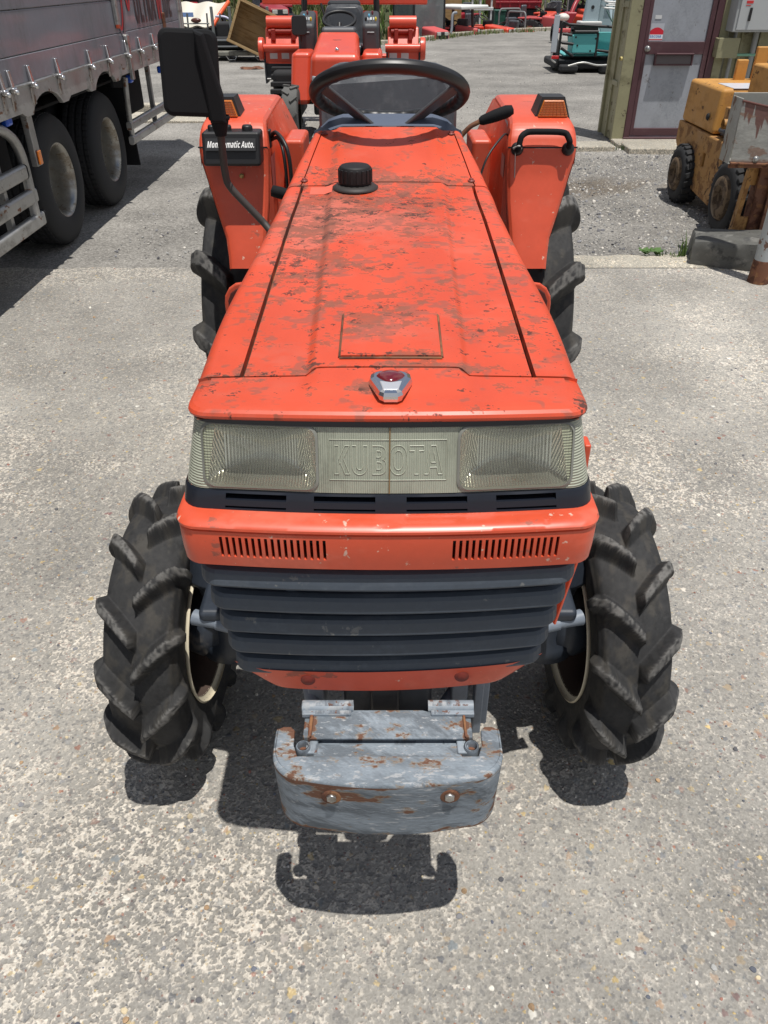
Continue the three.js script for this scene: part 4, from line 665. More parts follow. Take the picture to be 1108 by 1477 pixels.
  // grab handle on one fender
  const gh = part('grab_handle', [tube([[0.372, 1.185, -2.408], [0.372, 1.192, -2.388], [0.378, 1.222, -2.39], [0.4, 1.233, -2.4], [0.48, 1.233, -2.4], [0.505, 1.229, -2.396], [0.516, 1.21, -2.388], [0.518, 1.19, -2.408]], 0.0085, 12, 60, 0.3)], M.matte, tractor);
  for (const x of [0.372, 0.518]) part('handle_foot', lathe([[0.018, 0], [0.018, 0.006], [0.011, 0.014], [0, 0.014]], 18, 'z').translate(x, 1.187, -2.413), M.black, gh);
  part('handle_tie', [tube([[0.36, 1.19, -2.4], [0.372, 1.2, -2.38], [0.382, 1.19, -2.4]], 0.003, 6), tube([[0.366, 1.18, -2.4], [0.37, 1.12, -2.402], [0.372, 1.06, -2.4]], 0.0012, 5)], std([0.5, 0.48, 0.45], 0.5), gh);
  // control box with printed plate and knobs on the other
  const cb = part('control_box', [warp(box(0.162, 0.085, 0.075, 0, 0, 0, 0.008), (x, y, z) => [x - 0.438, y + 1.197, z + (y > 0 ? -0.012 : 0.006) - 2.375])], M.black, tractor);
  const c = document.createElement('canvas'); c.width = 512; c.height = 96; const k = c.getContext('2d'); k.fillStyle = '#17181a'; k.fillRect(0, 0, 512, 96); k.fillStyle = '#e9e9e6'; k.font = 'italic bold 66px sans-serif'; k.textBaseline = 'middle'; k.fillText('Monroematic Auto.', 14, 50, 484);
  const tx = new THREE.CanvasTexture(c); tx.colorSpace = THREE.SRGBColorSpace;
  part('name_plate', ownUV(grid((u, v) => [mix(-0.508, -0.368, u), mix(1.196, 1.226, v), -2.3305 - 0.018 * v], 1, 1)), new THREE.MeshStandardMaterial({ map: tx, roughness: 0.35 }), cb);
  for (const [x, r] of [[-0.495, 0.011], [-0.45, 0.011], [-0.395, 0.015]]) part('knob', lathe([[0, 0.016], [r * 0.8, 0.015], [r, 0.01], [r, 0]].reverse(), 18).translate(x, 1.238, -2.387), M.black, cb);
  for (const x of [-0.475, -0.425]) part('screw', lathe([[0.0, 0.003], [0.005, 0.003], [0.007, 0]].reverse(), 12, 'z').translate(x, 1.118, -2.392), M.brass, tractor);
  part('cable', [tube([[-0.35, 1.2, -2.5], [-0.325, 1.22, -2.47], [-0.29, 1.18, -2.42], [-0.285, 1.08, -2.42], [-0.3, 0.9, -2.45]], 0.006, 8, 40), tube([[-0.35, 1.195, -2.5], [-0.318, 1.205, -2.46], [-0.3, 1.15, -2.42], [-0.3, 1.0, -2.44]], 0.005, 8, 40), box(0.014, 0.05, 0.03, -0.352, 1.2, -2.5, 0.004)], M.black, tractor);
  part('cable', tube([[0.35, 1.215, -2.46], [0.33, 1.22, -2.42], [0.28, 1.17, -2.36], [0.25, 1.08, -2.33]], 0.003, 6, 40), M.black, tractor);
  // levers
  const L1 = part('lever', tube([[0.2, 1.05, -2.5], [0.205, 1.19, -2.45], [0.23, 1.235, -2.44], [0.265, 1.255, -2.44]], 0.007, 10, 30), M.rust, tractor);
  part('lever_grip', lathe([[0, 0.1], [0.012, 0.097], [0.017, 0.08], [0.0165, 0.045], [0.013, 0.008], [0.009, 0]].reverse(), 18, 'x').rotateZ(0.32).translate(0.262, 1.254, -2.44), M.matte, L1);
  const L2 = part('lever', rod([-0.25, 0.9, -2.3], [-0.26, 1.12, -2.14], 0.007), M.rust, tractor);
  part('lever_grip', lathe([[0, 0.075], [0.014, 0.072], [0.0155, 0.05], [0.013, 0.01], [0.008, 0]].reverse(), 16, 'x').rotateZ(PI - 0.25).translate(-0.235, 1.115, -2.14), M.matte, L2);
}
// ---- mirror on a bent arm
{
  const arm = part('mirror_arm', tube([[-0.24, 1.12, -1.72], [-0.272, 1.15, -1.75], [-0.33, 1.215, -1.75], [-0.343, 1.235, -1.75], [-0.345, 1.27, -1.745], [-0.341, 1.36, -1.73]], 0.0078, 10, 60, 0.25), std([0.045, 0.038, 0.034], 0.6), tractor);
  const mir = part('mirror_housing', tr(plate(rrect(0.112, 0.15, 0.018, 6), 0.022, 0.008), -0.386, 1.44, -1.722, -0.1, 0.12, -0.035), M.matte, tractor);
  part('mirror_bracket', [warp(plate([[-0.03, 0.138], [-0.012, 0.132], [0.012, 0.03], [0.014, -0.02], [-0.016, -0.02]], 0.024, 0.005), (x, y, z) => [x - 0.338, y + 1.375, z - 1.716]), lathe([[0.02, 0], [0.022, 0.004], [0.02, 0.008]], 20).translate(-0.34, 1.358, -1.726), lathe([[0.011, -0.03], [0.018, -0.004], [0.018, 0]], 18).translate(-0.341, 1.358, -1.73)], M.matte, mir);
}
// ---- steering wheel and seat
{
  const r = 0.187, rt = 0.0165, N = 192;
  const rim = grid((u, v) => { const a = u * 2 * PI, b = v * 2 * PI, k = rt * (1 + 0.12 * Math.max(0, Math.cos(b + PI)) * (Math.cos(a * 32) > 0 ? Math.cos(a * 32) : 0)); return [(r + k * Math.cos(b)) * Math.cos(a), k * Math.sin(b), (r + k * Math.cos(b)) * Math.sin(a)]; }, N, 14);
  const T = g => tr(g, 0.004, 1.35, -2.2, -0.42, 0, 0);
  const sw = part('steering_wheel', T(rim), std([0.01, 0.01, 0.011], 0.4), tractor);
  for (const a of [0.35, PI - 0.35, 1.5 * PI]) part('spoke', T(warp(box(0.17, 0.01, 0.042, 0.095, 0, 0, 0.004), (x, y, z) => { const rr = x, yy = y - 0.1 * sm(0.19, 0.05, x), zz = z * (0.7 + 0.5 * x / 0.18); return [rr * Math.cos(a) - zz * Math.sin(a), yy, rr * Math.sin(a) + zz * Math.cos(a)]; })), std([0.06, 0.063, 0.068], 0.4), sw);
  part('wheel_hub', T(lathe([[0, -0.085], [0.03, -0.088], [0.036, -0.1], [0.03, -0.13], [0.025, -0.16]].reverse(), 24)), M.black, sw);
  const seat = part('seat', [box(0.46, 0.12, 0.42, 0, 0.9, -2.72, 0.05)], M.seat, tractor);
  const bend = (x, y, z) => [x, y, z + 0.9 * x * x - 0.16 * y];
  part('backrest', [warp(plate(rrect(0.47, 0.46, 0.09, 8), 0.09, 0.035), bend)].map(g => g.translate(0, 1.125, -2.98)), M.seat, seat);
  const inset = warp(new THREE.ExtrudeGeometry(shape(rrect(0.36, 0.24, 0.03, 5)), { depth: 0.008, bevelEnabled: true, bevelThickness: 0.006, bevelSize: 0.008, bevelSegments: 2, curveSegments: 4 }), bend);
  const tess = grid((u, v) => { const x = mix(-0.14, 0.14, u), y = mix(-0.08, 0.1, v), e = Math.min(sm(0, 0.1, u) * sm(1, 0.9, u), sm(0, 0.14, v) * sm(1, 0.86, v)); return [x, y + 1.125, -2.98 + 0.043 + 0.9 * x * x - 0.16 * y + 0.016 * e]; }, 30, 20);
  part('seat_inset', tess, M.seat, seat);
  part('seat_post', box(0.3, 0.3, 0.3, 0, 0.7, -2.75, 0.02), M.case, tractor);
}

// ------------------------------------------------------------------ the lorry along the side
{
  const T = thing('cargo_truck', 'long silver-grey box lorry with twin rear wheels and chrome latches, parked along the left edge', 'truck', [-2.3, 0, -6.3]);
  const X = -2.13;
  M.alu = wm(weather(512, 0.8, [0.38, 0.38, 0.37], [[[0.2, 0.19, 0.17], 0.5, 0.8, 5, 10, 0.8], [[0.17, 0.07, 0.03], 0.69, 0.75, 8, 14, 0.9]], 701, 0.25), 0.75, 0.55);
  M.aluRust = wm(weather(256, 0.3, [0.27, 0.25, 0.23], [[[0.14, 0.07, 0.035], 0.5, 0.6, 8, 8, 0.9]], 711, 0.3), 1, 0.3);
  M.silver = new THREE.MeshPhysicalMaterial({ ...weather(1024, 1.6, [0.2, 0.2, 0.228], [[[0.26, 0.26, 0.29], 0.6, 0.7, 90, 3, 0.4], [[0.16, 0.16, 0.17], 0.5, 0.8, 10, 3, 0.5]], 721, 0.12), roughness: 0.8, metalness: 0, specularIntensity: 0.3, clearcoat: 0.3, clearcoatRoughness: 0.08 });
  part('cargo_body', [span(-4.5, X - 0.02, 1.06, 3.6, 0.5, -9.36, 0.02)], M.alu, T);
  const pan = part('side_panel', [span(X - 0.018, X, 1.075, 1.212, 0.5, -9.3, 0.004), span(X - 0.018, X - 0.002, 1.216, 1.43, 0.5, -9.3, 0.004), span(X - 0.018, X, 1.434, 3.58, 0.5, -9.3, 0.004)], M.silver, T);
  // painted words and loop on the panel
  const c = document.createElement('canvas'); c.width = 1024; c.height = 512; const k = c.getContext('2d'); k.clearRect(0, 0, 1024, 512);
  k.lineWidth = 17; k.strokeStyle = '#6b6a72'; k.beginPath(); k.ellipse(92, 250, 62, 235, 0.06, 0, 7); k.stroke(); k.strokeStyle = '#b3202c'; k.beginPath(); k.ellipse(78, 225, 58, 230, 0.06, 0, 7); k.stroke();
  k.lineWidth = 22; k.beginPath(); k.moveTo(190, 0); k.lineTo(196, 330); k.quadraticCurveTo(210, 420, 240, 330); k.lineTo(246, 0); k.stroke();
  k.font = 'bold 230px sans-serif'; k.textBaseline = 'alphabetic'; k.fillStyle = '#2a2a32'; k.save(); k.translate(300, 446); k.scale(0.52, 1.15); k.fillText('ULTRA', 0, 0); k.restore(); k.fillStyle = '#b3202c'; k.save(); k.translate(690, 446); k.scale(0.5, 1.15); k.fillText('W', 0, 0); k.restore(); k.fillStyle = '#2a2a32'; k.save(); k.translate(812, 446); k.scale(0.46, 1.15); k.fillText('IDE', 0, 0); k.restore();
  const tx = new THREE.CanvasTexture(c); tx.colorSpace = THREE.SRGBColorSpace;
  part('lettering', ownUV(grid((u, v) => [X + 0.004, mix(1.15, 1.95, v), mix(-7.12, -9.1, u)], 1, 1)), new THREE.MeshStandardMaterial({ map: tx, transparent: true, alphaTest: 0.4, roughness: 0.35 }), pan);
  // lower rail with two arches over the wheels
  const rail = new THREE.Shape(); rail.moveTo(0.5, 1.07); rail.lineTo(-9.3, 1.07); rail.lineTo(-9.3, 0.93);
  for (const z of [-6.62, -5.42]) { rail.lineTo(z - 0.42, 0.93); rail.lineTo(z - 0.36, 0.905); rail.lineTo(z - 0.26, 0.905); rail.bezierCurveTo(z - 0.16, 1.03, z + 0.16, 1.03, z + 0.26, 0.905); rail.lineTo(z + 0.36, 0.905); rail.lineTo(z + 0.42, 0.93); }
  rail.lineTo(0.5, 0.93);
  const rg = plate(rail, 0.03, 0.004); part('lower_rail', [tr(rg, X - 0.012, 0, 0, 0, -PI / 2, 0)], M.alu, T);
  part('rail_bead', rod([X + 0.004, 1.068, 0.5], [X + 0.004, 1.068, -9.3], 0.008, 0.008, 10), M.steel, T);
  const zs = [-3.6, -4.2, -4.8, -4.92, -5.21, -5.67, -6.31, -6.75, -7.25, -7.66, -8.11, -8.58, -9.05];
  for (const z of zs) {
    const l = part('latch', [box(0.02, 0.1, 0.035, X + 0.01, 1.11, z, 0.006, 0, 0, 0.1), box(0.03, 0.03, 0.05, X + 0.02, 1.06, z, 0.01), lathe([[0, 0.018], [0.012, 0.015], [0.016, 0.004], [0.012, -0.006]].reverse(), 12, 'x').translate(X + 0.03, 1.05, z)], M.chrome, T);
    part('latch_plate', box(0.01, 0.09, 0.045, X + 0.006, 1.0, z + 0.006, 0.003), M.aluRust, l);
  }
  part('stake', [span(X, X + 0.03, 1.27, 3.5, -7.09, -7.15, 0.006)], M.steel, T);
  part('stake', [span(X, X + 0.03, 0.88, 1.2, -7.26, -7.32, 0.006), box(0.03, 0.05, 0.08, X + 0.016, 1.17, -7.29, 0.008)], M.steel, T);
  part('stake', [span(X, X + 0.025, 1.1, 1.3, -8.6, -8.64, 0.006)], M.rust, T);
  part('stake_end', box(0.024, 0.03, 0.06, X + 0.018, 1.262, -7.12, 0.006), std([0.4, 0.06, 0.02], 0.5), T);
  part('corner_post', [span(X - 0.03, X + 0.012, 0.9, 3.6, -9.3, -9.36, 0.006), span(X - 0.03, X + 0.02, 0.9, 3.6, -9.37, -9.43, 0.01)], M.alu, T);
  // underside
  part('chassis', [span(-3.8, -2.8, 0.62, 0.92, 0.4, -9.2, 0.02), span(-4.3, -2.4, 0.9, 1.06, 0.5, -9.3, 0.01)], M.dark, T);
  part('mudguard', [span(-2.95, -2.3, 0.86, 0.88, -5.0, -7.3, 0.005), span(-2.36, -2.34, 0.6, 0.9, -4.4, -5.16, 0.005)], M.matte, T);
  part('mud_flap', [box(0.56, 0.62, 0.02, -2.5, 0.5, -7.42, 0.006, 0.1, 0, 0)], M.matte, T);
  part('tool_box', [span(-2.9, -2.42, 0.5, 0.9, -7.7, -8.6, 0.03)], M.matte, T);
  part('guard_post', [span(-2.2, -2.16, 0.62, 0.95, -5.12, -5.2, 0.006)], M.alu, T);
  part('reflector', box(0.014, 0.08, 0.045, -2.15, 0.67, -5.15, 0.006), M.amber, T);
  part('guard_pipe', tube([[-2.2, 0.9, -4.6], [-2.2, 0.86, -4.85], [-2.2, 0.72, -5.0], [-2.2, 0.4, -5.0], [-2.2, 0.3, -5.0]], 0.03, 10, 40), M.alu, T);
  part('guard_pipe', tube([[-2.16, 0.9, -7.22], [-2.17, 0.78, -7.22], [-2.19, 0.64, -7.26], [-2.2, 0.5, -7.28], [-2.2, 0.42, -7.3]], 0.022, 10, 40), M.alu, T);
  const oval = (y, z0, z1, h = 0.085) => { const s = rrect(0.05, h, 0.02, 5), g = plate(s, Math.abs(z1 - z0), 0.004); return g.translate(-2.2, y, (z0 + z1) / 2); };
  for (const [y, z1] of [[0.62, -4.98], [0.475, -5.05], [0.33, -5.08]]) { const r = part('side_rail', oval(y, -1.2, z1), M.alu, T); part('rail_cap', oval(y, z1, z1 - 0.03, 0.088), M.matte, r); }
  for (const y of [0.535, 0.425]) part('side_rail', oval(y, -7.24, -9.25, 0.07), M.alu, T);
  part('rail_bracket', [span(-2.26, -2.22, 0.3, 0.7, -4.7, -4.74, 0.004), span(-2.26, -2.22, 0.38, 0.9, -8.2, -8.24, 0.004)], M.alu, T);
  for (const [z, y] of [[-4.9, 0.91], [-7.45, 0.87], [-8.5, 0.845]]) part('marker_lamp', [box(0.05, 0.06, 0.075, -2.19, y, z, 0.016)], new THREE.MeshPhysicalMaterial({ color: lin(0.015, 0.1, 0.6), roughness: 0.3, clearcoat: 0.7 }), T);
  const tyre = (() => { // ribbed road tyre
    const p = [[0.235, 0.0], [0.25, 0.012], [0.3, 0.02], [0.36, 0.012], [0.4, -0.004], [0.414, -0.022], [0.418, -0.04], ...[0.075, 0.13, 0.185].flatMap(w => [[0.419, -w + 0.008], [0.408, -w + 0.004], [0.408, -w - 0.004], [0.419, -w - 0.008]]), [0.418, -0.22], [0.405, -0.25], [0.36, -0.262], [0.3, -0.265], [0.235, -0.25]];
    const g = lathe(p.reverse(), 64, 'x'); return g;
  })();
  const blocks = []; for (let i = 0; i < 60; i++) for (const [w, d] of [[-0.052, 0.03], [-0.103, 0.034], [-0.158, 0.034], [-0.208, 0.03]]) { const a = (i + (w * 60 % 1)) / 60 * 2 * PI; blocks.push(tr(box(d, 0.008, 0.033, 0, 0, 0, 0.0015), w, 0.4195 * Math.cos(a), 0.4195 * Math.sin(a), a + 0 * PI, 0, 0)); }
  const disc = [lathe([[0.0, -0.2], [0.08, -0.2], [0.1, -0.215], [0.15, -0.215], [0.185, -0.2], [0.2, -0.15], [0.206, -0.1], [0.203, -0.095], [0.208, -0.04], [0.222, -0.012], [0.236, 0.004], [0.245, 0.0], [0.24, -0.012]].reverse(), 56, 'x')];
  const rimM = wm(weather(512, 0.5, [0.36, 0.35, 0.32], [[[0.24, 0.2, 0.15], 0.5, 0.75, 5, 9, 0.7], [[0.15, 0.1, 0.06], 0.68, 0.76, 14, 14, 0.6]], 741, 0.3), 0.6, 0.75);
  const at = (g, z) => g.clone().translate(-2.275, 0.415, z);
  for (const z of [-5.74, -6.88]) {
    const w = part('wheel', disc.map(g => at(g, z)), rimM, T);
    part('tyre', [at(tyre, z), blocks.map(g => at(g, z)), at(tyre, z).translate(-0.32, 0, 0)], M.rubber, w);
    part('hub', [at(lathe([[0, -0.11], [0.05, -0.11], [0.065, -0.13], [0.075, -0.21]].reverse(), 24, 'x'), z), ...Array.from({ length: 8 }, (_, i) => at(lathe([[0, 0.02], [0.012, 0.02], [0.014, 0]].reverse(), 6, 'x'), z).translate(-0.213, 0.125 * Math.cos(i * PI / 4), 0.125 * Math.sin(i * PI / 4)))], rimM, w);
    part('axle_stub', rod([-3.4, 0.415, z], [-2.5, 0.415, z], 0.07), M.dark, w);
  }
}
// ------------------------------------------------------------------ workshop front with steel door
M.olive = wm(weather(512, 1, [0.3, 0.285, 0.17], [[[0.2, 0.185, 0.11], 0.5, 0.75, 4, 8, 0.8], [[0.1, 0.08, 0.05], 0.68, 0.74, 10, 14, 0.8]], 801, 0.16), 1.2);
M.maroon = wm(weather(512, 0.8, [0.085, 0.035, 0.042], [[[0.15, 0.09, 0.09], 0.55, 0.8, 6, 6, 0.6]], 811, 0.16), 1.0);
M.grey = wm(weather(512, 1, [0.34, 0.36, 0.4], [[[0.29, 0.31, 0.34], 0.45, 0.7, 5, 3, 0.8], [[0.2, 0.19, 0.18], 0.72, 0.77, 18, 18, 0.7]], 821, 0.1), 1.0);
{
  const B = thing('workshop_building', 'front of a workshop with olive posts and a maroon-framed grey door', 'building', [3.2, 0, -9.85]), Z = -9.85;
  const pillar = part('pillar', [span(2.6, 2.735, 0, 4.2, Z + 0.02, Z - 0.05, 0.006), span(2.62, 2.72, 0, 4.2, Z - 0.05, Z - 0.62, 0.004)], M.olive, B);
  part('pillar_strip', [span(2.6, 2.625, 0, 4.2, Z - 0.3, Z - 0.34, 0.004), span(2.595, 2.62, 0.55, 0.6, Z - 0.05, Z - 0.3, 0.004), span(2.595, 2.62, 1.3, 1.36, Z - 0.05, Z - 0.3, 0.004), span(2.59, 2.62, 0, 4.2, Z - 0.58, Z - 0.64, 0.004)], M.olive, pillar);
  part('pillar_knob', rod([2.57, 0.83, Z + 0.0], [2.6, 0.83, Z - 0.01], 0.018, 0.02, 10, true), std([0.6, 0.5, 0.2], 0.5), pillar);
  const frame = part('door_frame', [span(2.735, 2.8, 0.04, 2.2, Z + 0.03, Z - 0.07, 0.006), span(3.53, 3.6, 0.04, 2.2, Z + 0.03, Z - 0.07, 0.006), span(2.735, 3.6, 2.1, 2.2, Z + 0.025, Z - 0.07, 0.006), span(2.73, 3.61, 0.0, 0.045, Z + 0.05, Z - 0.08, 0.006)], M.maroon, B);
  const door = part('door', [span(2.805, 2.845, 0.055, 2.09, Z + 0.015, Z - 0.03, 0.004), span(3.475, 3.525, 0.055, 2.09, Z + 0.015, Z - 0.03, 0.004), span(2.845, 3.475, 0.055, 0.135, Z + 0.013, Z - 0.03, 0.004), span(2.845, 3.475, 0.87, 0.99, Z + 0.013, Z - 0.03, 0.004), span(2.845, 3.475, 2.0, 2.09, Z + 0.013, Z - 0.03, 0.004)], M.maroon, B);
  part('door_panel', span(2.84, 3.48, 0.13, 0.875, Z - 0.005, Z - 0.02, 0.002), M.grey, door); part('door_panel', span(2.84, 3.48, 0.985, 2.01, Z - 0.005, Z - 0.02, 0.002), M.grey, door);
  part('door_knob', [lathe([[0, 0.05], [0.018, 0.048], [0.026, 0.036], [0.024, 0.024], [0.012, 0.016], [0.012, 0.006], [0.03, 0.004], [0.03, 0]].reverse(), 22, 'z').translate(2.85, 0.925, Z + 0.015)], M.steel, door);
  const slot = part('letter_slot', [span(2.95, 3.36, 0.87, 0.885, Z + 0.014, Z + 0.075, 0.004), span(2.95, 3.36, 0.765, 0.78, Z - 0.004, Z + 0.04, 0.004), span(2.945, 2.96, 0.765, 0.875, Z - 0.004, Z + 0.05, 0.004), span(3.35, 3.365, 0.765, 0.875, Z - 0.004, Z + 0.05, 0.004)], M.maroon, door);
  part('slot_flap', box(0.39, 0.085, 0.008, 3.155, 0.823, Z + 0.03, 0.002, -0.12, 0, 0), std([0.12, 0.1, 0.1], 0.45, 0.3), slot);
  for (const [x, y] of [[2.97, 0.55], [3.32, 0.55]]) part('door_screw', lathe([[0, 0.004], [0.006, 0.003], [0.007, 0]].reverse(), 10, 'z').translate(x, y, Z - 0.005), M.steel, door);
  const c = document.createElement('canvas'); c.width = 128; c.height = 160; const k = c.getContext('2d'); k.fillStyle = '#b9bcc4'; k.fillRect(0, 0, 128, 160); k.fillStyle = '#d21f35'; k.beginPath(); k.moveTo(0, 104); k.lineTo(0, 70); k.quadraticCurveTo(64, 6, 128, 70); k.lineTo(128, 104); k.fill(); k.fillStyle = '#dfe5ee'; k.fillRect(0, 104, 128, 56); k.fillStyle = '#2b6fb8'; k.font = 'bold 32px sans-serif'; k.fillText('SECOM', 4, 134, 120); k.fillStyle = '#c22'; k.fillRect(0, 146, 128, 10);
  const tx = new THREE.CanvasTexture(c); tx.colorSpace = THREE.SRGBColorSpace;
  part('door_sticker', ownUV(grid((u, v) => [mix(2.855, 3.0, u), mix(1.0, 1.16, v), Z - 0.0015], 1, 1)), new THREE.MeshStandardMaterial({ map: tx, roughness: 0.4 }), door);
  part('door_sticker', grid((u, v) => [mix(2.885, 2.955, u), mix(1.2, 1.235, v), Z - 0.0015], 1, 1), std([0.65, 0.66, 0.66], 0.4), door);
  part('wall', [span(3.735, 7.5, 0, 4.2, Z - 0.02, Z - 0.12, 0.004), span(2.735, 7.5, 2.21, 4.2, Z - 0.02, Z - 0.12, 0.004)], M.olive, B);
  part('post', span(3.605, 3.7, 0, 4.2, Z + 0.02, Z - 0.1, 0.006), M.olive, B);
  for (let i = 0; i < 9; i++) part('wall_rib', span(3.86 + i * 0.2, 3.9 + i * 0.2, 0.1, 4.1, Z + 0.004, Z - 0.03, 0.006), M.olive, B);
  part('conduit', [rod([3.78, 0, Z + 0.03], [3.78, 3, Z + 0.03], 0.02), rod([4.0, 0.2, Z + 0.04], [4.0, 1.08, Z + 0.04], 0.03)], std([0.3, 0.31, 0.3], 0.5), B);
  part('drain_pipe', rod([3.75, 0.87, Z + 0.06], [6, 0.87, Z + 0.06], 0.014), std([0.2, 0.42, 0.3], 0.5), B);
}
{
  const E = thing('electrical_cabinet', 'pale grey electrical cabinet with a red label, fixed on the workshop wall', 'cabinet', [4.05, 1.08, -9.75]);
  part('cabinet_box', span(3.66, 4.5, 1.09, 1.75, -9.84, -9.62, 0.01), std([0.4, 0.42, 0.42], 0.5), E);
  const d = part('cabinet_door', span(3.69, 4.5, 1.11, 1.39, -9.62, -9.606, 0.004), std([0.46, 0.48, 0.48], 0.45), E);
  part('cabinet_handle', [span(3.79, 3.815, 1.19, 1.31, -9.606, -9.59, 0.005)], M.black, d);
  part('label', [span(3.74, 3.81, 1.345, 1.37, -9.606, -9.604, 0), span(3.74, 3.79, 1.325, 1.332, -9.606, -9.604, 0)], std([0.6, 0.03, 0.03], 0.5), d);
  part('cabinet_lid', span(3.65, 4.51, 1.41, 1.425, -9.84, -9.6, 0.004), std([0.5, 0.52, 0.52], 0.45), E);
  const J = thing('junction_box', 'small olive-beige junction box on the post beside the door', 'junction box', [3.66, 0.85, -9.75]);
  part('box_body', span(3.57, 3.79, 0.85, 1.03, -9.83, -9.7, 0.008), M.olive, J); part('box_lid', span(3.565, 3.795, 0.845, 1.035, -9.7, -9.685, 0.006), M.olive, J);
}
// ------------------------------------------------------------------ forklift with a steel hopper on its mast
{
  M.yellow = wm(weather(1024, 0.9, [0.52, 0.26, 0.06], [[[0.34, 0.17, 0.055], 0.48, 0.75, 6, 9, 0.6], [[0.12, 0.06, 0.03], 0.71, 0.76, 12, 20, 0.9]], 841, 0.14), 1.1);
  M.yellowOld = wm(weather(1024, 0.7, [0.38, 0.2, 0.06], [[[0.22, 0.11, 0.045], 0.47, 0.64, 8, 11, 0.85], [[0.07, 0.04, 0.026], 0.63, 0.68, 16, 12, 0.9]], 861, 0.2), 1.2);
  M.hubOld = wm(weather(256, 0.4, [0.13, 0.085, 0.045], [[[0.05, 0.035, 0.025], 0.5, 0.65, 8, 8, 0.8]], 871, 0.3), 1.2);
  const F = thing('forklift', 'small worn yellow forklift with rust-blotched flank beside the workshop door', 'forklift', [2.9, 0, -6.6]);
  const prof = new THREE.Shape(); // side outline in (z, y)
  prof.moveTo(-7.36, 0.55); prof.lineTo(-7.36, 0.42); prof.quadraticCurveTo(-7.34, 0.37, -7.2, 0.34); prof.lineTo(-7.0, 0.15); prof.lineTo(-6.34, 0.1); prof.bezierCurveTo(-6.3, 0.4, -6.16, 0.54, -5.94, 0.53); prof.lineTo(-5.72, 0.48); prof.lineTo(-5.72, 0.56); prof.lineTo(-7.36, 0.57);
  prof.holes.push(new THREE.Path([[-6.66, 0.33], [-6.6, 0.33], [-6.6, 0.43], [-6.66, 0.43]].map(([x, y]) => new THREE.Vector2(x, y))));
  const sp = plate(prof, 0.9, 0.012); part('chassis', tr(sp, 2.96, 0, 0, 0, -PI / 2, 0), M.yellowOld, F);
  part('counterweight', [warp(box(0.85, 0.31, 0.75, 2.94, 0.73, -6.95, 0.03), (x, y, z) => [x + (y > 0.8 ? 0.02 : 0), y, z + (y > 0.8 ? -0.02 : 0)])], M.yellow, F);
  part('hole_shade_dome', [lathe([[0, 0.012], [0.018, 0.011], [0.025, 0.004], [0.027, 0]].reverse(), 18, 'x').rotateY(PI).translate(2.512, 0.68, -6.72)], M.rubber, F);  // dark dome in place of a cover hole, its shade put into the colour
  part('cover_sheet', span(2.62, 3.1, 0.885, 0.889, -6.6, -6.95, 0), std([0.62, 0.64, 0.7], 0.3), F);
  part('grille_post', [span(2.98, 3.08, 0.86, 1.12, -7.2, -7.24, 0.01), span(3.13, 3.22, 0.86, 1.05, -7.2, -7.24, 0.01), span(2.84, 2.93, 0.86, 1.03, -7.2, -7.24, 0.01)], M.yellow, F);
  const hood = part('seat_base', [span(2.66, 3.35, 0.56, 1.07, -6.0, -6.45, 0.02)], M.yellow, F);
  part('gauge_dial', lathe([[0, 0.02], [0.05, 0.018], [0.055, 0]].reverse(), 20, 'z').translate(2.86, 0.89, -6.0), M.rust, hood);
  part('filler_pipe', [rod([2.5, 0.68, -6.36], [2.7, 0.68, -6.36], 0.035, 0.035, 16, true), span(2.55, 2.66, 0.7, 0.78, -6.4, -6.5, 0.006)], M.yellowOld, F);
  part('engine_block', [span(2.57, 2.66, 0.575, 0.7, -6.1, -6.56, 0.01), rod([2.55, 0.62, -6.15], [2.55, 0.62, -6.5], 0.02, 0.02, 10)], M.case, F);
  part('seat', [box(0.4, 0.1, 0.4, 3.05, 1.12, -6.2, 0.03), box(0.4, 0.4, 0.1, 3.05, 1.3, -6.4, 0.03)], M.matte, F);
  part('guard_bar', tube([[2.66, 1.05, -5.98], [2.62, 1.2, -5.98], [2.66, 1.32, -5.98], [2.8, 1.34, -5.98]], 0.015, 8, 30), M.rust, F);
  for (const x of [2.66, 2.72]) { const l = part('lever', rod([x, 1.06, -6.1], [x - 0.01, 1.13, -6.08], 0.008), M.brass, F); part('lever_knob', new THREE.SphereGeometry(0.018, 12, 10).translate(x - 0.01, 1.135, -6.08), M.black, l); }
  part('steering_column', rod([2.75, 1.05, -6.1], [2.84, 1.24, -6.2], 0.035, 0.03), M.black, F);
  for (const [z, R, x, w] of [[-5.95, 0.262, 2.45, 0.19], [-6.98, 0.225, 2.44, 0.14]]) {
    const wh = part('wheel', tr(lathe([[0, -0.02], [0.04, -0.02], [0.05, 0.0], [0.07, 0.005], [0.085, 0.03], [R * 0.55, 0.02], [R * 0.6, -0.008], [R * 0.62, 0]], 30, 'x'), x, R - 0.01, z, 0, PI, 0), M.hubOld, F);
    const ty = lathe([[R * 0.6, -0.0], [R * 0.75, -0.012], [R * 0.9, 0.0], [R * 0.97, 0.02], [R * 0.97, w - 0.02], [R * 0.9, w], [R * 0.6, w]], 40, 'x'); const bl = [];
    for (let i = 0; i < 22; i++) for (const o of [0, 1]) { const a = (i + o * 0.5) / 22 * 2 * PI; bl.push(tr(box(w * 0.52, 0.022, 0.042, 0, 0, 0, 0.006), 0.01 + w * (0.24 + 0.5 * o), R * 0.97 * Math.cos(a), R * 0.97 * Math.sin(a), a, 0.3 * (o ? -1 : 1), 0)); }
    part('tyre', [ty, bl].flat().map(g => tr(g, x, R - 0.012, z)), M.rubber, wh);
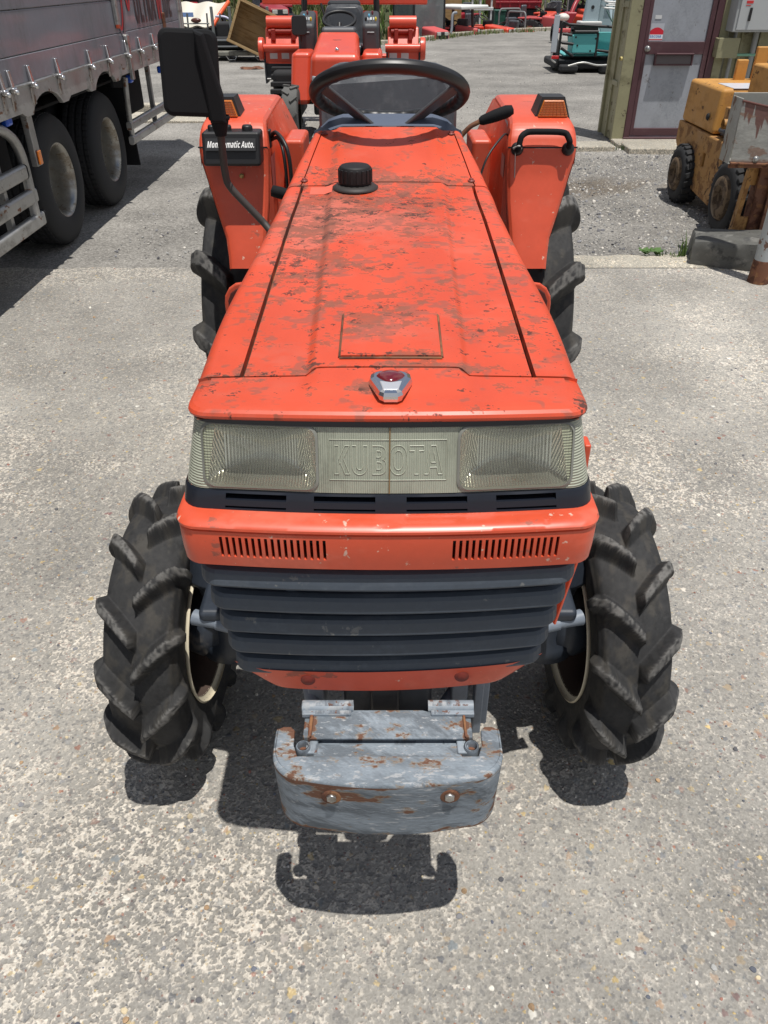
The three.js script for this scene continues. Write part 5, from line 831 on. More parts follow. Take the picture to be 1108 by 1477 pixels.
    part('wheel_nuts', Array.from({ length: 6 }, (_, i) => bolt(0, 0, 0, 0.014, 'x', 0.02).rotateY(PI).translate(x - 0.004, R - 0.01 + 0.1 * Math.cos(i * PI / 3), z + 0.1 * Math.sin(i * PI / 3))), M.rust, wh);
  }
  const mast = part('mast_rail', [box(0.12, 0.62, 0.1, 2.56, 0.33, -5.58, 0.006), box(0.05, 0.62, 0.13, 2.6, 0.33, -5.56, 0.004)], M.rust, F);
  part('mast_rail', box(0.12, 0.62, 0.1, 3.2, 0.33, -5.58, 0.006), M.rust, F);
  part('carriage_plate', [box(0.03, 0.46, 0.06, 2.43, 0.33, -5.56, 0.004, 0, 0, -0.06), box(0.12, 0.12, 0.02, 2.48, 0.16, -5.55, 0.003), box(0.12, 0.12, 0.02, 2.49, 0.48, -5.57, 0.003)], M.yellowOld, mast);
  const H = thing('steel_hopper', 'rust-streaked grey steel hopper carried on the front of the yellow forklift', 'hopper', [2.7, 0.57, -5.5]);
  M.hopper = wm(weather(1024, 0.5, [0.3, 0.3, 0.27], [[[0.42, 0.42, 0.4], 0.5, 0.7, 4, 4, 0.6], [[0.15, 0.07, 0.04], 0.64, 0.7, 14, 5, 0.85]], 881, 0.2), 1);
  const rim = u => 0.957 - 0.055 * Math.sin(PI * Math.min(1, u * 1.2));
  const drip = (() => { // grey paint with old rust running down from the rim
    const S = 512, col = new Float32Array(S * S * 3), t = layer(S, oct(6, 5, 0.6), 891), f = layer(S, oct(64, 3, 0.7), 893), s = layer(S, [[24, 1, 1], [60, 1, 1], [140, 2, 0.8]], 895), bl = layer(S, oct(7, 5, 0.65, 5), 899);
    for (let y = 0, i = 0; y < S; y++) for (let x = 0; x < S; x++, i++) { const v = y / S, k = 0.8 + 0.4 * f[i], g = 0.3 + (t[i] - 0.5) * 0.3; put(col, i, g * k, g * k, g * 0.93 * k); const e = sm(0.0, 0.06, v - 0.72 + (s[i] - 0.4) * 0.75 - 0.3 * sm(0.1, 0.0, x / S)); blend(col, i, [0.13 * k, 0.05 * k, 0.04 * k], e * 0.9); blend(col, i, [0.2 * k, 0.1 * k, 0.06 * k], sm(0.6, 0.68, bl[i]) * 0.7); blend(col, i, [0.16 * k, 0.07 * k, 0.04 * k], sm(0.1, 0.02, v + 0.1 * (t[i] - 0.5)) * 0.9); }
    return texture(S, col, true);
  })();
  part('hopper_front', ownUV(grid((u, v) => [mix(2.2, 3.2, u) - 0.01 * v, mix(0.6, rim(u), v), -5.34, u, v], 30, 10)), new THREE.MeshStandardMaterial({ map: drip, roughness: 0.75 }), H);
  part('hopper_shell', [span(2.19, 2.198, 0.6, 0.97, -5.345, -5.5), span(3.2, 3.208, 0.6, 0.96, -5.345, -5.5), span(2.19, 3.2, 0.6, 0.985, -5.5, -5.508), span(2.19, 3.2, 0.595, 0.602, -5.34, -5.51)], M.hopper, H);
  part('hopper_rim', tube([0, 0.2, 0.4, 0.6, 0.8, 1].map(u => [mix(2.19, 3.2, u), rim(u), -5.342]), 0.007, 8, 40), std([0.11, 0.04, 0.032], 0.75), H);
  part('hopper_edge', [rod([2.2, 0.6, -5.337], [3.2, 0.575, -5.337], 0.008), span(2.2, 3.2, 0.57, 0.6, -5.345, -5.36)], M.rust, H);
  part('hopper_bolt', bolt(2.36, 0.625, -5.337, 0.02, 'z', 0.014), M.steel, H);
}
// ------------------------------------------------------------------ post, stone block, weeds
{
  const P = thing('steel_post', 'upright pale grey steel post with a rusty foot in front of the forklift', 'post', [2.345, 0, -4.83]);
  part('post_pipe', rod([2.345, 0.13, -4.83], [2.345, 2.6, -4.83], 0.056, 0.056, 30), wm(weather(512, 0.5, [0.42, 0.45, 0.46], [[[0.3, 0.31, 0.31], 0.5, 0.7, 6, 6, 0.7], [[0.16, 0.07, 0.04], 0.66, 0.7, 12, 8, 0.9]], 901, 0.16), 0.9, 0.1), P);
  part('post_foot', [lathe([[0.066, 0], [0.064, 0.02], [0.06, 0.13], [0.0565, 0.14]], 30).translate(2.345, 0, -4.83)], M.rust, P);
  const g = new THREE.BoxGeometry(0.52, 0.17, 0.4, 24, 8, 18), nn = noise2(12); warp(g, (x, y, z) => { const k = 0.03 * (nn.fbm(x * 7 + 9, z * 7 + y * 9 + 5, 4) - 0.5); const e = 1 - 0.035 * sm(0.06, 0.085, Math.abs(y)) - 0.02 * sm(0.2, 0.26, Math.abs(x)); return [x * e + k, y * (1 + 0.25 * (nn(x * 6 + 20, z * 6 + 30) - 0.5)) + 0.02 * x, z * e + k * 1.3]; });
  solo('stone_block', 'rough dark grey stone block lying on the ground by the steel post', 'stone block', tr(g, 2.31, 0.075, -5.27, 0, -0.32, 0), wm(weather(512, 0.5, [0.1, 0.1, 0.092], [[[0.18, 0.175, 0.16], 0.58, 0.72, 10, 10, 0.7], [[0.05, 0.05, 0.05], 0.55, 0.7, 7, 7, 0.7]], 911, 0.3), 1.2));
  const tuft = (label, x, z, h, n, w, s, y = 0) => { const t = thing('weed', label, 'weed', [x, y, z]); part('blades', blades([[x, y - 0.01, z, h, s, n, w]], Math.round(x * 1000), GREEN.slice(0, 3)), M.leaf, t); return t; };
  tuft('tall thin grass stalk growing beside the dark stone block', 2.02, -5.35, 0.21, 14, 0.009, 0.03);
  tuft('low sparse weeds in the joint between the leafy weed and the stone block', 1.93, -5.36, 0.06, 40, 0.008, 0.09);
  const leafy = (label, x, z) => { const t = thing('weed', label, 'weed', [x, 0, z]), r = rng(Math.round(x * 999)), g = []; for (let i = 0; i < 16; i++) { const a = r() * 6.3, l = 0.03 + 0.03 * r(), e = grid((u, v) => { const w = 0.014 * Math.sin(PI * (0.08 + 0.92 * v)) * (u - 0.5) * 2, d = 0.01 + l * v; return [x + Math.cos(a) * d - Math.sin(a) * w, 0.005 + 0.05 * v * (1 - 0.45 * v) + 0.01 * r(), z + Math.sin(a) * d + Math.cos(a) * w]; }, 2, 6); g.push(e); } part('leaves', g, new THREE.MeshPhysicalMaterial({ color: lin(0.07, 0.17, 0.02), roughness: 0.7, transmission: 0.25, thickness: 0 }), t); };
  leafy('broad-leaved green weed at the slab joint, nearer the tractor', 1.79, -5.4); leafy('small broad-leaved weed between the larger one and the stone', 1.865, -5.39);
  tuft('patch of grass in the gap between the two concrete thresholds', 2.56, -9.4, 0.07, 60, 0.008, 0.12);
}

// ------------------------------------------------------------------ machines further back in the yard
M.red = new THREE.MeshPhysicalMaterial({ ...weather(512, 1.2, [0.68, 0.072, 0.03], [[[0.6, 0.12, 0.08], 0.55, 0.8, 5, 5, 0.5]], 921, 0.1), roughness: 0.8, clearcoat: 0.4, clearcoatRoughness: 0.25 });
M.faded = std([0.55, 0.09, 0.09], 0.6); M.crimson = std([0.3, 0.012, 0.022], 0.4); M.teal = std([0.1, 0.42, 0.42], 0.45); M.pale = std([0.36, 0.46, 0.5], 0.5); M.orange = std([0.75, 0.13, 0.02], 0.5);
M.glass = new THREE.MeshPhysicalMaterial({ color: lin(0.5, 0.55, 0.56), roughness: 0.04, transmission: 0.75, thickness: 0 });
// farm tyre for machines seen from afar
const farTyre = (R, w, rim) => { const g = [lathe([[rim, -w / 2], [R * 0.85, -w / 2], [R * 0.93, -w * 0.4], [R * 0.94, 0], [R * 0.93, w * 0.4], [R * 0.85, w / 2], [rim, w / 2]], 28, 'x')]; const n = Math.round(R * 34); for (let i = 0; i < n; i++) for (const s of [-1, 1]) { const a = (i + (s > 0 ? 0.5 : 0)) / n * 2 * PI; g.push(tr(tr(box(w * 0.55, R * 0.09, R * 0.09, 0, 0, 0, 0.004), 0, 0, 0, 0, s * 0.7, 0), s * w * 0.25, R * 0.95 * Math.cos(a), R * 0.95 * Math.sin(a), a, 0, 0)); } return g; };
{ // the tractor with its folded harrow
  const T = thing('harrow_tractor', 'bright orange-red tractor behind, with black seat and folded harrow wings on both sides', 'tractor', [-0.58, 0, -10.2]);
  const cx = -0.565;
  part('bonnet', [warp(box(0.56, 0.36, 0.95, cx, 0.78, -9.95, 0.06), (x, y, z) => [cx + (x - cx) * (1 - 0.1 * Math.max(0, (y - 0.78) / 0.18)) * (1 - 0.12 * (-9.5 - z)), y + (y > 0.78 ? 0.12 * (-9.62 - z) : 0) - (y > 0.78 ? 0.05 * sm(-9.7, -9.48, z) : 0), z])], M.red, T);
  part('bonnet_vent', [lathe([[0, 0.004], [0.05, 0.004], [0.055, 0]].reverse(), 20).scale(1, 1, 0.4).translate(cx + 0.0, 0.992, -10.05)], M.black, T);
  part('bonnet_lock', [new THREE.SphereGeometry(0.022, 14, 10).translate(cx + 0.02, 0.93, -9.6)], M.chrome, T);
  const gr = part('grille', [span(cx - 0.23, cx + 0.23, 0.35, 0.62, -9.5, -9.56, 0.02)], M.dark, T);
  for (const s of [-1, 1]) part('headlamp', [box(0.15, 0.08, 0.05, cx + s * 0.18, 0.66, -9.49, 0.02, -0.2, 0, 0)], new THREE.MeshPhysicalMaterial({ color: lin(0.45, 0.46, 0.47), roughness: 0.15, metalness: 0.5, clearcoat: 1 }), T);
  part('dashboard', [warp(box(0.48, 0.16, 0.25, cx, 1.02, -10.5, 0.05), (x, y, z) => [cx + (x - cx) * (y > 1.02 ? 0.84 : 1), y, z])], std([0.075, 0.08, 0.09], 0.5), T);
  const w = part('steering_wheel', tr(new THREE.TorusGeometry(0.185, 0.018, 12, 48), cx, 1.16, -10.62, -PI / 2 + 0.42, 0, 0), M.black, T); part('wheel_column', rod([cx, 0.98, -10.5], [cx, 1.12, -10.64], 0.025), M.black, w);
  const st = part('seat', [warp(plate(rrect(0.46, 0.5, 0.1, 8), 0.12, 0.04), (x, y, z) => [x + cx + 0.04, y + 1.06, z - 11.05 + 0.5 * x * x - 0.1 * y]), box(0.48, 0.12, 0.45, cx + 0.04, 0.85, -10.85, 0.05)], M.seat, T);
  part('headrest', tr(plate(rrect(0.4, 0.1, 0.045, 6), 0.09, 0.03), cx + 0.04, 1.29, -11.07), std([0.04, 0.044, 0.05], 0.4), st);
  for (const s of [-1, 1]) {
    part('rollover_post', rod([cx + s * 0.45, 0.7, -10.95], [cx + s * 0.4, 2.2, -11.0], 0.036, 0.036, 4), M.black, T);
    const c = part('lever_console', [warp(box(0.19, 0.62, 0.42, cx + s * 0.37, 0.88, -10.55, 0.04), (x, y, z) => [x, y + 0.3 * (-10.55 - z), z])], std([0.05, 0.054, 0.06], 0.5), T);
    part('console_plate', box(0.08, 0.004, 0.22, cx + s * 0.37, 1.12, -10.42, 0.002, 0.7, 0, 0), std([0.2, 0.21, 0.22], 0.4, 0.5), c);
    for (let i = 0; i < 4; i++) { const x = cx + s * 0.37 + (i - 1.5) * 0.038, z = -10.4 + 0.03 * (i % 2); const l = part('lever', rod([x, 1.0, z], [x, 1.16 + 0.03 * (i % 3), z - 0.03], 0.006), M.steel, T); part('lever_knob', new THREE.SphereGeometry(0.017, 10, 8).scale(0.8, 1.4, 0.8).translate(x, 1.175 + 0.03 * (i % 3), z - 0.03), [M.black, std([0.1, 0.4, 0.6], 0.4), M.redlens, std([0.6, 0.5, 0.05], 0.4)][i], l); }
    part('mudguard', [warp(box(0.22, 0.5, 0.75, cx + s * 0.4, 0.64, -10.2, 0.05), (x, y, z) => [x + s * 0.06 * (0.68 - y), y, z + (y < 0.6 ? 0.12 : 0)])], M.red, T);
    part('foot_step', box(0.28, 0.03, 0.3, cx + s * 0.42, 0.4, -9.95, 0.008), M.matte, T);
    const tw = part('track', [...Array.from({ length: 9 }, (_, i) => box(0.34, 0.05, 0.09, cx + s * 0.66, 0.1 + i * 0.07, -10.32 - 0.05 * Math.abs(i - 4) ** 1.3, 0.01)), span(cx + s * 0.66 - 0.15, cx + s * 0.66 + 0.15, 0.1, 0.66, -10.45, -11.6, 0.06)], M.rubber, T);
    const wh = part('wheel', tr(lathe([[0, 0.05], [0.1, 0.05], [0.15, 0.02], [0.17, 0.09], [0.18, 0.09]], 24, 'x'), cx + s * 0.5, 0.3, -9.55, 0, s > 0 ? 0 : PI, 0), M.cream, T);
    part('tyre', farTyre(0.31, 0.17, 0.17).map(g => tr(g, cx + s * 0.5, 0.3, -9.55)), std([0.11, 0.11, 0.105], 0.9), wh);
  }
  part('mirror', [tr(plate(rrect(0.17, 0.2, 0.04, 5), 0.03, 0.01), cx - 0.44, 1.12, -10.3, -0.1, 0.1, 0), rod([cx - 0.42, 0.85, -10.4], [cx - 0.44, 1.05, -10.31], 0.01)], M.black, T);
  part('belly', [span(cx - 0.26, cx + 0.26, 0.3, 0.66, -9.6, -11.4, 0.03)], M.dark, T);
  // harrow
  const h = part('harrow_beam', [box(2.05, 0.15, 0.14, cx + 0.03, 1.36, -11.5, 0.015), span(cx - 0.98, cx + 1.0, 0.62, 0.76, -11.3, -11.5, 0.02)], M.red, T);
  for (const x of [-0.93, -0.28]) part('lift_strut', rod([x, 0.7, -11.35], [x + 0.01, 1.22, -11.4], 0.045, 0.045, 16), M.red, h);
  part('support_stay', rod([-0.82, 1.3, -11.3], [-0.72, 1.0, -11.2], 0.014), M.black, h); part('stay_end', rod([-0.75, 1.09, -11.23], [-0.715, 1.0, -11.2], 0.018), M.cream, h);
  for (const s of [-1, 1]) {
    const x0 = s < 0 ? -1.47 : 0.0, x1 = s < 0 ? -1.03 : 0.37, mx = (x0 + x1) / 2, L = x1 - x0;
    const wing = part('harrow_wing', [warp(box(L, 0.2, 0.2, mx, 0.97, -10.95, 0.01), (x, y, z) => [x, y, z + (0.97 - y) * 0.7]), box(L, 0.14, 0.02, mx, 0.79, -10.72, 0.005)], M.red, T);
    part('wing_roller', [rod([x0 + 0.02, 1.12, -10.9], [x1 - 0.03, 1.12, -10.9], 0.07, 0.07, 24, true)], M.red, wing);
    part('wing_hinge', [rod([x0 + 0.04, 1.03, -10.86], [x1 - 0.06, 1.03, -10.86], 0.03, 0.03, 12, true), box(0.05, 0.12, 0.06, x0 + 0.1, 1.0, -10.82, 0.01), box(0.05, 0.12, 0.06, x1 - 0.1, 1.0, -10.82, 0.01)], std([0.3, 0.025, 0.015], 0.5), wing);
    part('wing_tube', [rod([x0 - 0.03, 0.87, -10.72], [x1 + 0.03, 0.87, -10.72], 0.045, 0.045, 20, true), tr(lathe([[0, 0.03], [0.11, 0.03], [0.12, 0.015], [0.12, -0.03]], 26, 'x'), s > 0 ? x1 + 0.05 : x0 - 0.04, 0.86, -10.75, 0, 0, 0)], M.red, wing);
    part('wing_label', [box(0.09, 0.06, 0.002, mx - 0.12, 0.79, -10.708, 0), box(0.09, 0.06, 0.002, mx + 0.02, 0.79, -10.708, 0)], std([0.66, 0.6, 0.58], 0.5), wing);
    part('wing_flap', [box(L, 0.16, 0.012, mx, 0.63, -10.73, 0.003), span(x0 - 0.02, x0, 0.5, 0.9, -10.7, -10.95, 0.004), span(x1, x1 + 0.02, 0.5, 0.9, -10.7, -10.95, 0.004)], std([0.03, 0.034, 0.042], 0.4), wing);
    part('flap_edge', [rod([x0, 0.545, -10.72], [x1, 0.545, -10.72], 0.012)], M.alu, wing);
  }
  part('chain', tube([[-1.42, 0.5, -10.8], [-1.4, 0.4, -10.8], [-1.37, 0.34, -10.78], [-1.33, 0.31, -10.76]], 0.008, 6), M.rust, h);
}
{ // rice transplanter
  const T = thing('rice_transplanter', 'teal rice transplanter with black guard frame, white racks and pale seedling trays', 'rice transplanter', [3.75, 0, -17.6]);
  part('floats', [span(3.12, 4.3, 0.05, 0.17, -17.5, -18.6, 0.04), span(3.2, 3.5, 0.02, 0.12, -17.3, -17.6, 0.03), span(3.9, 4.25, 0.0, 0.12, -17.3, -17.6, 0.03)], M.dark, T);
  for (const x of [3.2, 4.2]) { const w = part('wheel', tr(lathe([[0, 0.03], [0.06, 0.03], [0.06, -0.03], [0, -0.03]], 16, 'x'), x, 0.24, -18.0), M.rubber, T); part('wheel_ring', tr(new THREE.TorusGeometry(0.22, 0.028, 10, 36), x, 0.24, -18.0, 0, PI / 2, 0), M.rubber, w); }
  const b = part('engine_cover', [warp(box(0.44, 0.27, 0.4, 3.6, 0.42, -17.65, 0.02), (x, y, z) => [x + (y - 0.42) * -0.05, y, z])], M.teal, T);
  part('cover_screw', [[3.43, 0.52], [3.77, 0.5], [3.47, 0.4], [3.7, 0.32]].map(([x, y]) => lathe([[0, 0.006], [0.015, 0.005], [0.016, 0]].reverse(), 10, 'z').translate(x, y, -17.45)), M.black, b);
  part('pan', [span(3.82, 4.15, 0.25, 0.29, -17.45, -17.9, 0.02), span(3.3, 4.2, 0.22, 0.26, -17.7, -18.5, 0.02)], M.teal, T);
  part('side_cover', [warp(span(3.84, 4.12, 0.3, 0.58, -17.75, -17.8, 0.01), (x, y, z) => [x, y, z])], M.teal, T);
  part('column', [warp(box(0.22, 0.62, 0.16, 3.7, 1.03, -17.75, 0.02), (x, y, z) => [3.7 + (x - 3.7) * (1.1 - 0.35 * (y - 0.75)) + 0.05 * (y - 0.75), y, z])], M.pale, T);
  part('column_hole', lathe([[0, 0.002], [0.028, 0.002], [0.028, 0]].reverse(), 14, 'z').translate(3.7, 0.94, -17.665), M.dark, T);
  part('column_base', [span(3.5, 3.88, 0.68, 0.74, -17.6, -17.9, 0.02)], std([0.6, 0.6, 0.58], 0.4), T);
  const tube2 = (p, r = 0.022) => tube(p, r, 8, 40, 0.1);
  for (const p of [[[3.17, 0.1, -17.5], [3.18, 0.72, -17.5], [3.2, 0.74, -17.5], [3.3, 0.7, -17.5], [4.12, 0.66, -17.5], [4.15, 0.62, -17.5], [4.1, 0.1, -17.5]], [[3.36, 0.62, -17.45], [3.4, 0.68, -17.6], [4.0, 0.72, -17.9], [4.3, 0.6, -18]], [[3.2, 0.44, -17.46], [3.4, 0.42, -17.45]], [[3.2, 0.36, -17.46], [3.42, 0.24, -17.45]], [[3.8, 0.58, -17.46], [3.8, 0.24, -17.46]], [[3.2, 0.57, -17.46], [3.36, 0.55, -17.45]], [[3.4, 0.6, -17.44], [3.8, 0.6, -17.44]], [[3.8, 0.33, -17.46], [4.1, 0.3, -17.46]], [[4.1, 0.6, -17.6], [4.5, 0.5, -17.8]]]) part('guard_tube', tube2(p), M.black, T);
  part('toolbar', [span(3.38, 3.82, 0.56, 0.68, -17.55, -17.75, 0.02)], M.black, T);
  for (const [x, y0, y1] of [[3.07, 0.3, 0.84], [4.12, 0.22, 0.55]]) { const m = part('marker_plate', [box(0.1, y1 - y0, 0.02, x, (y0 + y1) / 2, -17.42, 0.008, 0, 0.2, x < 3.5 ? -0.02 : -0.08)], std([0.42, 0.46, 0.5], 0.5), T); part('reflector', box(0.13, 0.05, 0.03, x + 0.03, y0 - 0.07, -17.4, 0.008), std([0.5, 0.015, 0.02], 0.3), m); }
  for (const p of [[[3.04, 0.3, -17.4], [3.05, 0.2, -17.4], [3.12, 0.15, -17.4]], [[4.2, 0.42, -17.4], [4.28, 0.3, -17.35], [4.2, 0.18, -17.3], [4.35, 0.02, -17.25]], [[4.4, 0.05, -17.3], [4.45, 0.2, -17.4], [4.42, 0.4, -17.5]], [[3.3, 0.12, -17.2], [3.55, 0.17, -17.2], [3.8, 0.13, -17.2], [4.1, 0.14, -17.25]]]) part('marker_arm', tube(p, 0.014, 8, 30), std([0.5, 0.5, 0.48], 0.4, 0.5), T);
  for (let i = 0; i < 5; i++) part('seedling_tray', [warp(box(0.17, 0.72, 0.03, 3.92 + i * 0.185, 0.72, -18.1, 0.006), (x, y, z) => [x, y, z + (y - 0.36) * -0.35])], M.pale, T);
  part('tray_stay', [warp(box(0.22, 0.62, 0.06, 3.93, 0.86, -17.85, 0.01), (x, y, z) => [x + (y - 0.86) * -0.35, y, z])], M.pale, T);
  for (const y of [0.93, 1.02, 1.28]) part('rack', [tube2([[3.85, y + 0.05, -17.9], [3.9, y, -17.6], [4.5, y - 0.03, -17.6], [4.6, y + 0.05, -17.9], [3.85, y + 0.05, -17.9]], 0.015), tube2([[3.95, y + 0.03, -17.8], [4.55, y + 0.02, -17.8]], 0.012)], M.white, T);
  part('cable', tube([[3.9, 0.9, -17.5], [4.05, 0.7, -17.45], [4.3, 0.55, -17.6]], 0.012, 6, 30), std([0.06, 0.12, 0.11], 0.6), T);
  T.position.x += 0.25; T.scale.setScalar(1.14);
}
// small tractors and machines standing beyond the kerb on the lower ground
function farTractor(label, at, turn, o = {}) {
  const t = thing('farm_tractor', label, 'tractor', at, turn, o.group, false), m = o.paint || M.red, W = o.w || 1;
  part('bonnet', [warp(box(0.5 * W, 0.4, 0.95, 0, 0.82, 0.75, 0.06), (x, y, z) => [x, y + (y > 0.82 ? (0.4 - z) * 0.1 : 0), z])], m, t);
  const g = part('grille', box(0.4 * W, 0.3, 0.04, 0, 0.76, 1.23, 0.02), M.dark, t); for (const s of [-1, 1]) part('headlamp', box(0.13, 0.09, 0.03, s * 0.13 * W, 0.86, 1.25, 0.02), std([0.6, 0.6, 0.55], 0.2, 0.3), g);
  part('chassis', [span(-0.2, 0.2, 0.35, 0.7, -0.4, 1.1, 0.03)], M.dark, t);
  part('dashboard', box(0.4, 0.24, 0.16, 0, 1.02, 0.25, 0.04), M.matte, t);
  const s = part('steering_wheel', tr(new THREE.TorusGeometry(0.18, 0.018, 10, 36), 0, 1.2, 0.1, -PI / 2 + 0.5, 0, 0), M.black, t); part('wheel_column', rod([0, 1.0, 0.2], [0, 1.19, 0.1], 0.02), M.black, s);
  part('seat', [box(0.44, 0.1, 0.42, 0, 0.9, -0.3, 0.04), box(0.44, 0.42, 0.1, 0, 1.12, -0.5, 0.05)], M.seat, t);
  for (const k of [-1, 1]) {
    part('mudguard', [span(k * 0.36, k * 0.6, 0.92, 0.98, -0.5, 0.35, 0.02), span(k * 0.36, k * 0.38, 0.5, 0.95, -0.5, 0.35, 0.01)], m, t);
    for (const [z, R, w, x] of [[0, 0.48, 0.26, 0.5], [1.0, 0.32, 0.18, 0.42]]) { const wh = part('wheel', tr(lathe([[0, 0.02], [R * 0.35, 0.02], [R * 0.45, 0.07], [R * 0.55, 0.08]], 22, 'x'), k * x, R, z, 0, k > 0 ? 0 : PI, 0), M.cream, t); part('tyre', farTyre(R, w, R * 0.52).map(q => tr(q, k * x, R, z)), M.rubber, wh); }
  }
  if (o.bar) part('roll_bar', tube([[-0.42, 0.8, -0.6], [-0.42, 1.45, -0.6], [-0.34, 1.57, -0.6], [0.34, 1.57, -0.6], [0.42, 1.45, -0.6], [0.42, 0.8, -0.6]], 0.03, 8, 60, 0.15), std([0.2, 0.21, 0.21], 0.5), t);
  if (o.canopy) { part('roof', [warp(box(1.5, 0.1, 1.5, 0, 1.66, -0.1, 0.04), (x, y, z) => [x, y + 0.06 * (1 - (x / 0.75) ** 2), z])], M.white, t); for (const x of [-0.42, 0.42]) part('roof_post', rod([x, 0.9, -0.5], [x * 0.9, 1.66, -0.45], 0.045), std([0.05, 0.02, 0.02], 0.5), t); }
  if (o.cab) {
    part('cab_roof', box(1.25, 0.14, 1.45, 0, 2.2, -0.2, 0.05), M.matte, t);
    for (const [x, z] of [[-0.55, 0.45], [0.55, 0.45], [-0.58, -0.8], [0.58, -0.8]]) part('cab_post', rod([x, 0.6, z], [x * 0.95, 2.2, z * 0.9], 0.04, 0.04, 8), M.black, t);
    for (const [w, x, z, r] of [[1.05, 0, 0.44, 0], [1.2, -0.57, -0.18, PI / 2], [1.2, 0.57, -0.18, PI / 2], [1.05, 0, -0.78, 0]]) part('cab_window', tr(new THREE.BoxGeometry(w, 1.35, 0.008), x, 1.45, z, 0, r, 0), M.glass, t);
    part('cab_step', tube([[0.62, 0.5, 0.6], [0.75, 0.9, 0.55], [0.8, 1.3, 0.5], [0.95, 1.36, 0.5]], 0.04, 8, 30), std([0.25, 0.27, 0.3], 0.5), t);
  }
  if (o.blade) part('rotary_cover', [box(1.3, 0.25, 0.4, 0, 0.6, -1.0, 0.05)], m, t);
  return t;
}
const LOW = -0.74;
farTractor('dark-cabbed red tractor standing just beyond the kerb, next to the orange-red harrow tractor', [1.05, LOW, -28.2], 0.5, { cab: true, paint: M.faded });
farTractor('red tractor under a flat white sun canopy beyond the kerb', [2.15, LOW - 0.2, -29.6], -0.7, { canopy: true, paint: M.faded });
farTractor('grey roll-bar tractor parked under the dark red tipper', [4.5, LOW - 0.24, -31.6], 0.35, { bar: true, paint: M.faded });
farTractor('low faded red tractor between the white canopy and the roll bar', [3.2, LOW - 0.1, -31.2], 0.9, { paint: M.red });
farTractor('pinkish red tractor with its bonnet just showing over the kerb by the canopy', [1.75, LOW - 0.05, -27.9 - 1.9], 1.35, { paint: M.faded });
farTractor('red tractor standing behind the teal transplanter', [6.0, LOW + 0.2, -33.5], -0.4, { paint: M.red, bar: true });
farTractor('red tractor in the far corner behind the wooden crate', [-3.1, -0.02, -23.4], 0.4, { paint: M.crimson, bar: true });
farTractor('dark red tractor far back between lorry and mirror', [-5.0, -0.02, -24.0], -0.3, { paint: M.crimson });
farTractor('roll-bar tractor beyond the kerb, between the low red tractor and the grey roll bar', [3.95, LOW - 0.3, -31.0], -0.9, { paint: M.red, bar: true });
farTractor('faded red tractor at the end of the kerb beside the transplanter', [5.3, LOW + 0.1, -32.6], 1.1, { paint: M.faded });
farTractor('bright red tractor far back in front of the bank, right of the tipper', [7.6, LOW + 0.2, -36.5], 0.3, { paint: M.red, canopy: true });
farTractor('crimson tractor far back between the white frame and the plywood', [2.9, LOW + 0.1, -35.5], -0.5, { paint: M.crimson, bar: true });
farTractor('red tractor far back behind the walking tiller', [6.6, LOW + 0.1, -35], 0.8, { paint: M.red });
farTractor('dark red roll-bar tractor far back beyond the flat trailer', [-6.2, -0.02, -24.6], 0.9, { paint: M.crimson, bar: true });
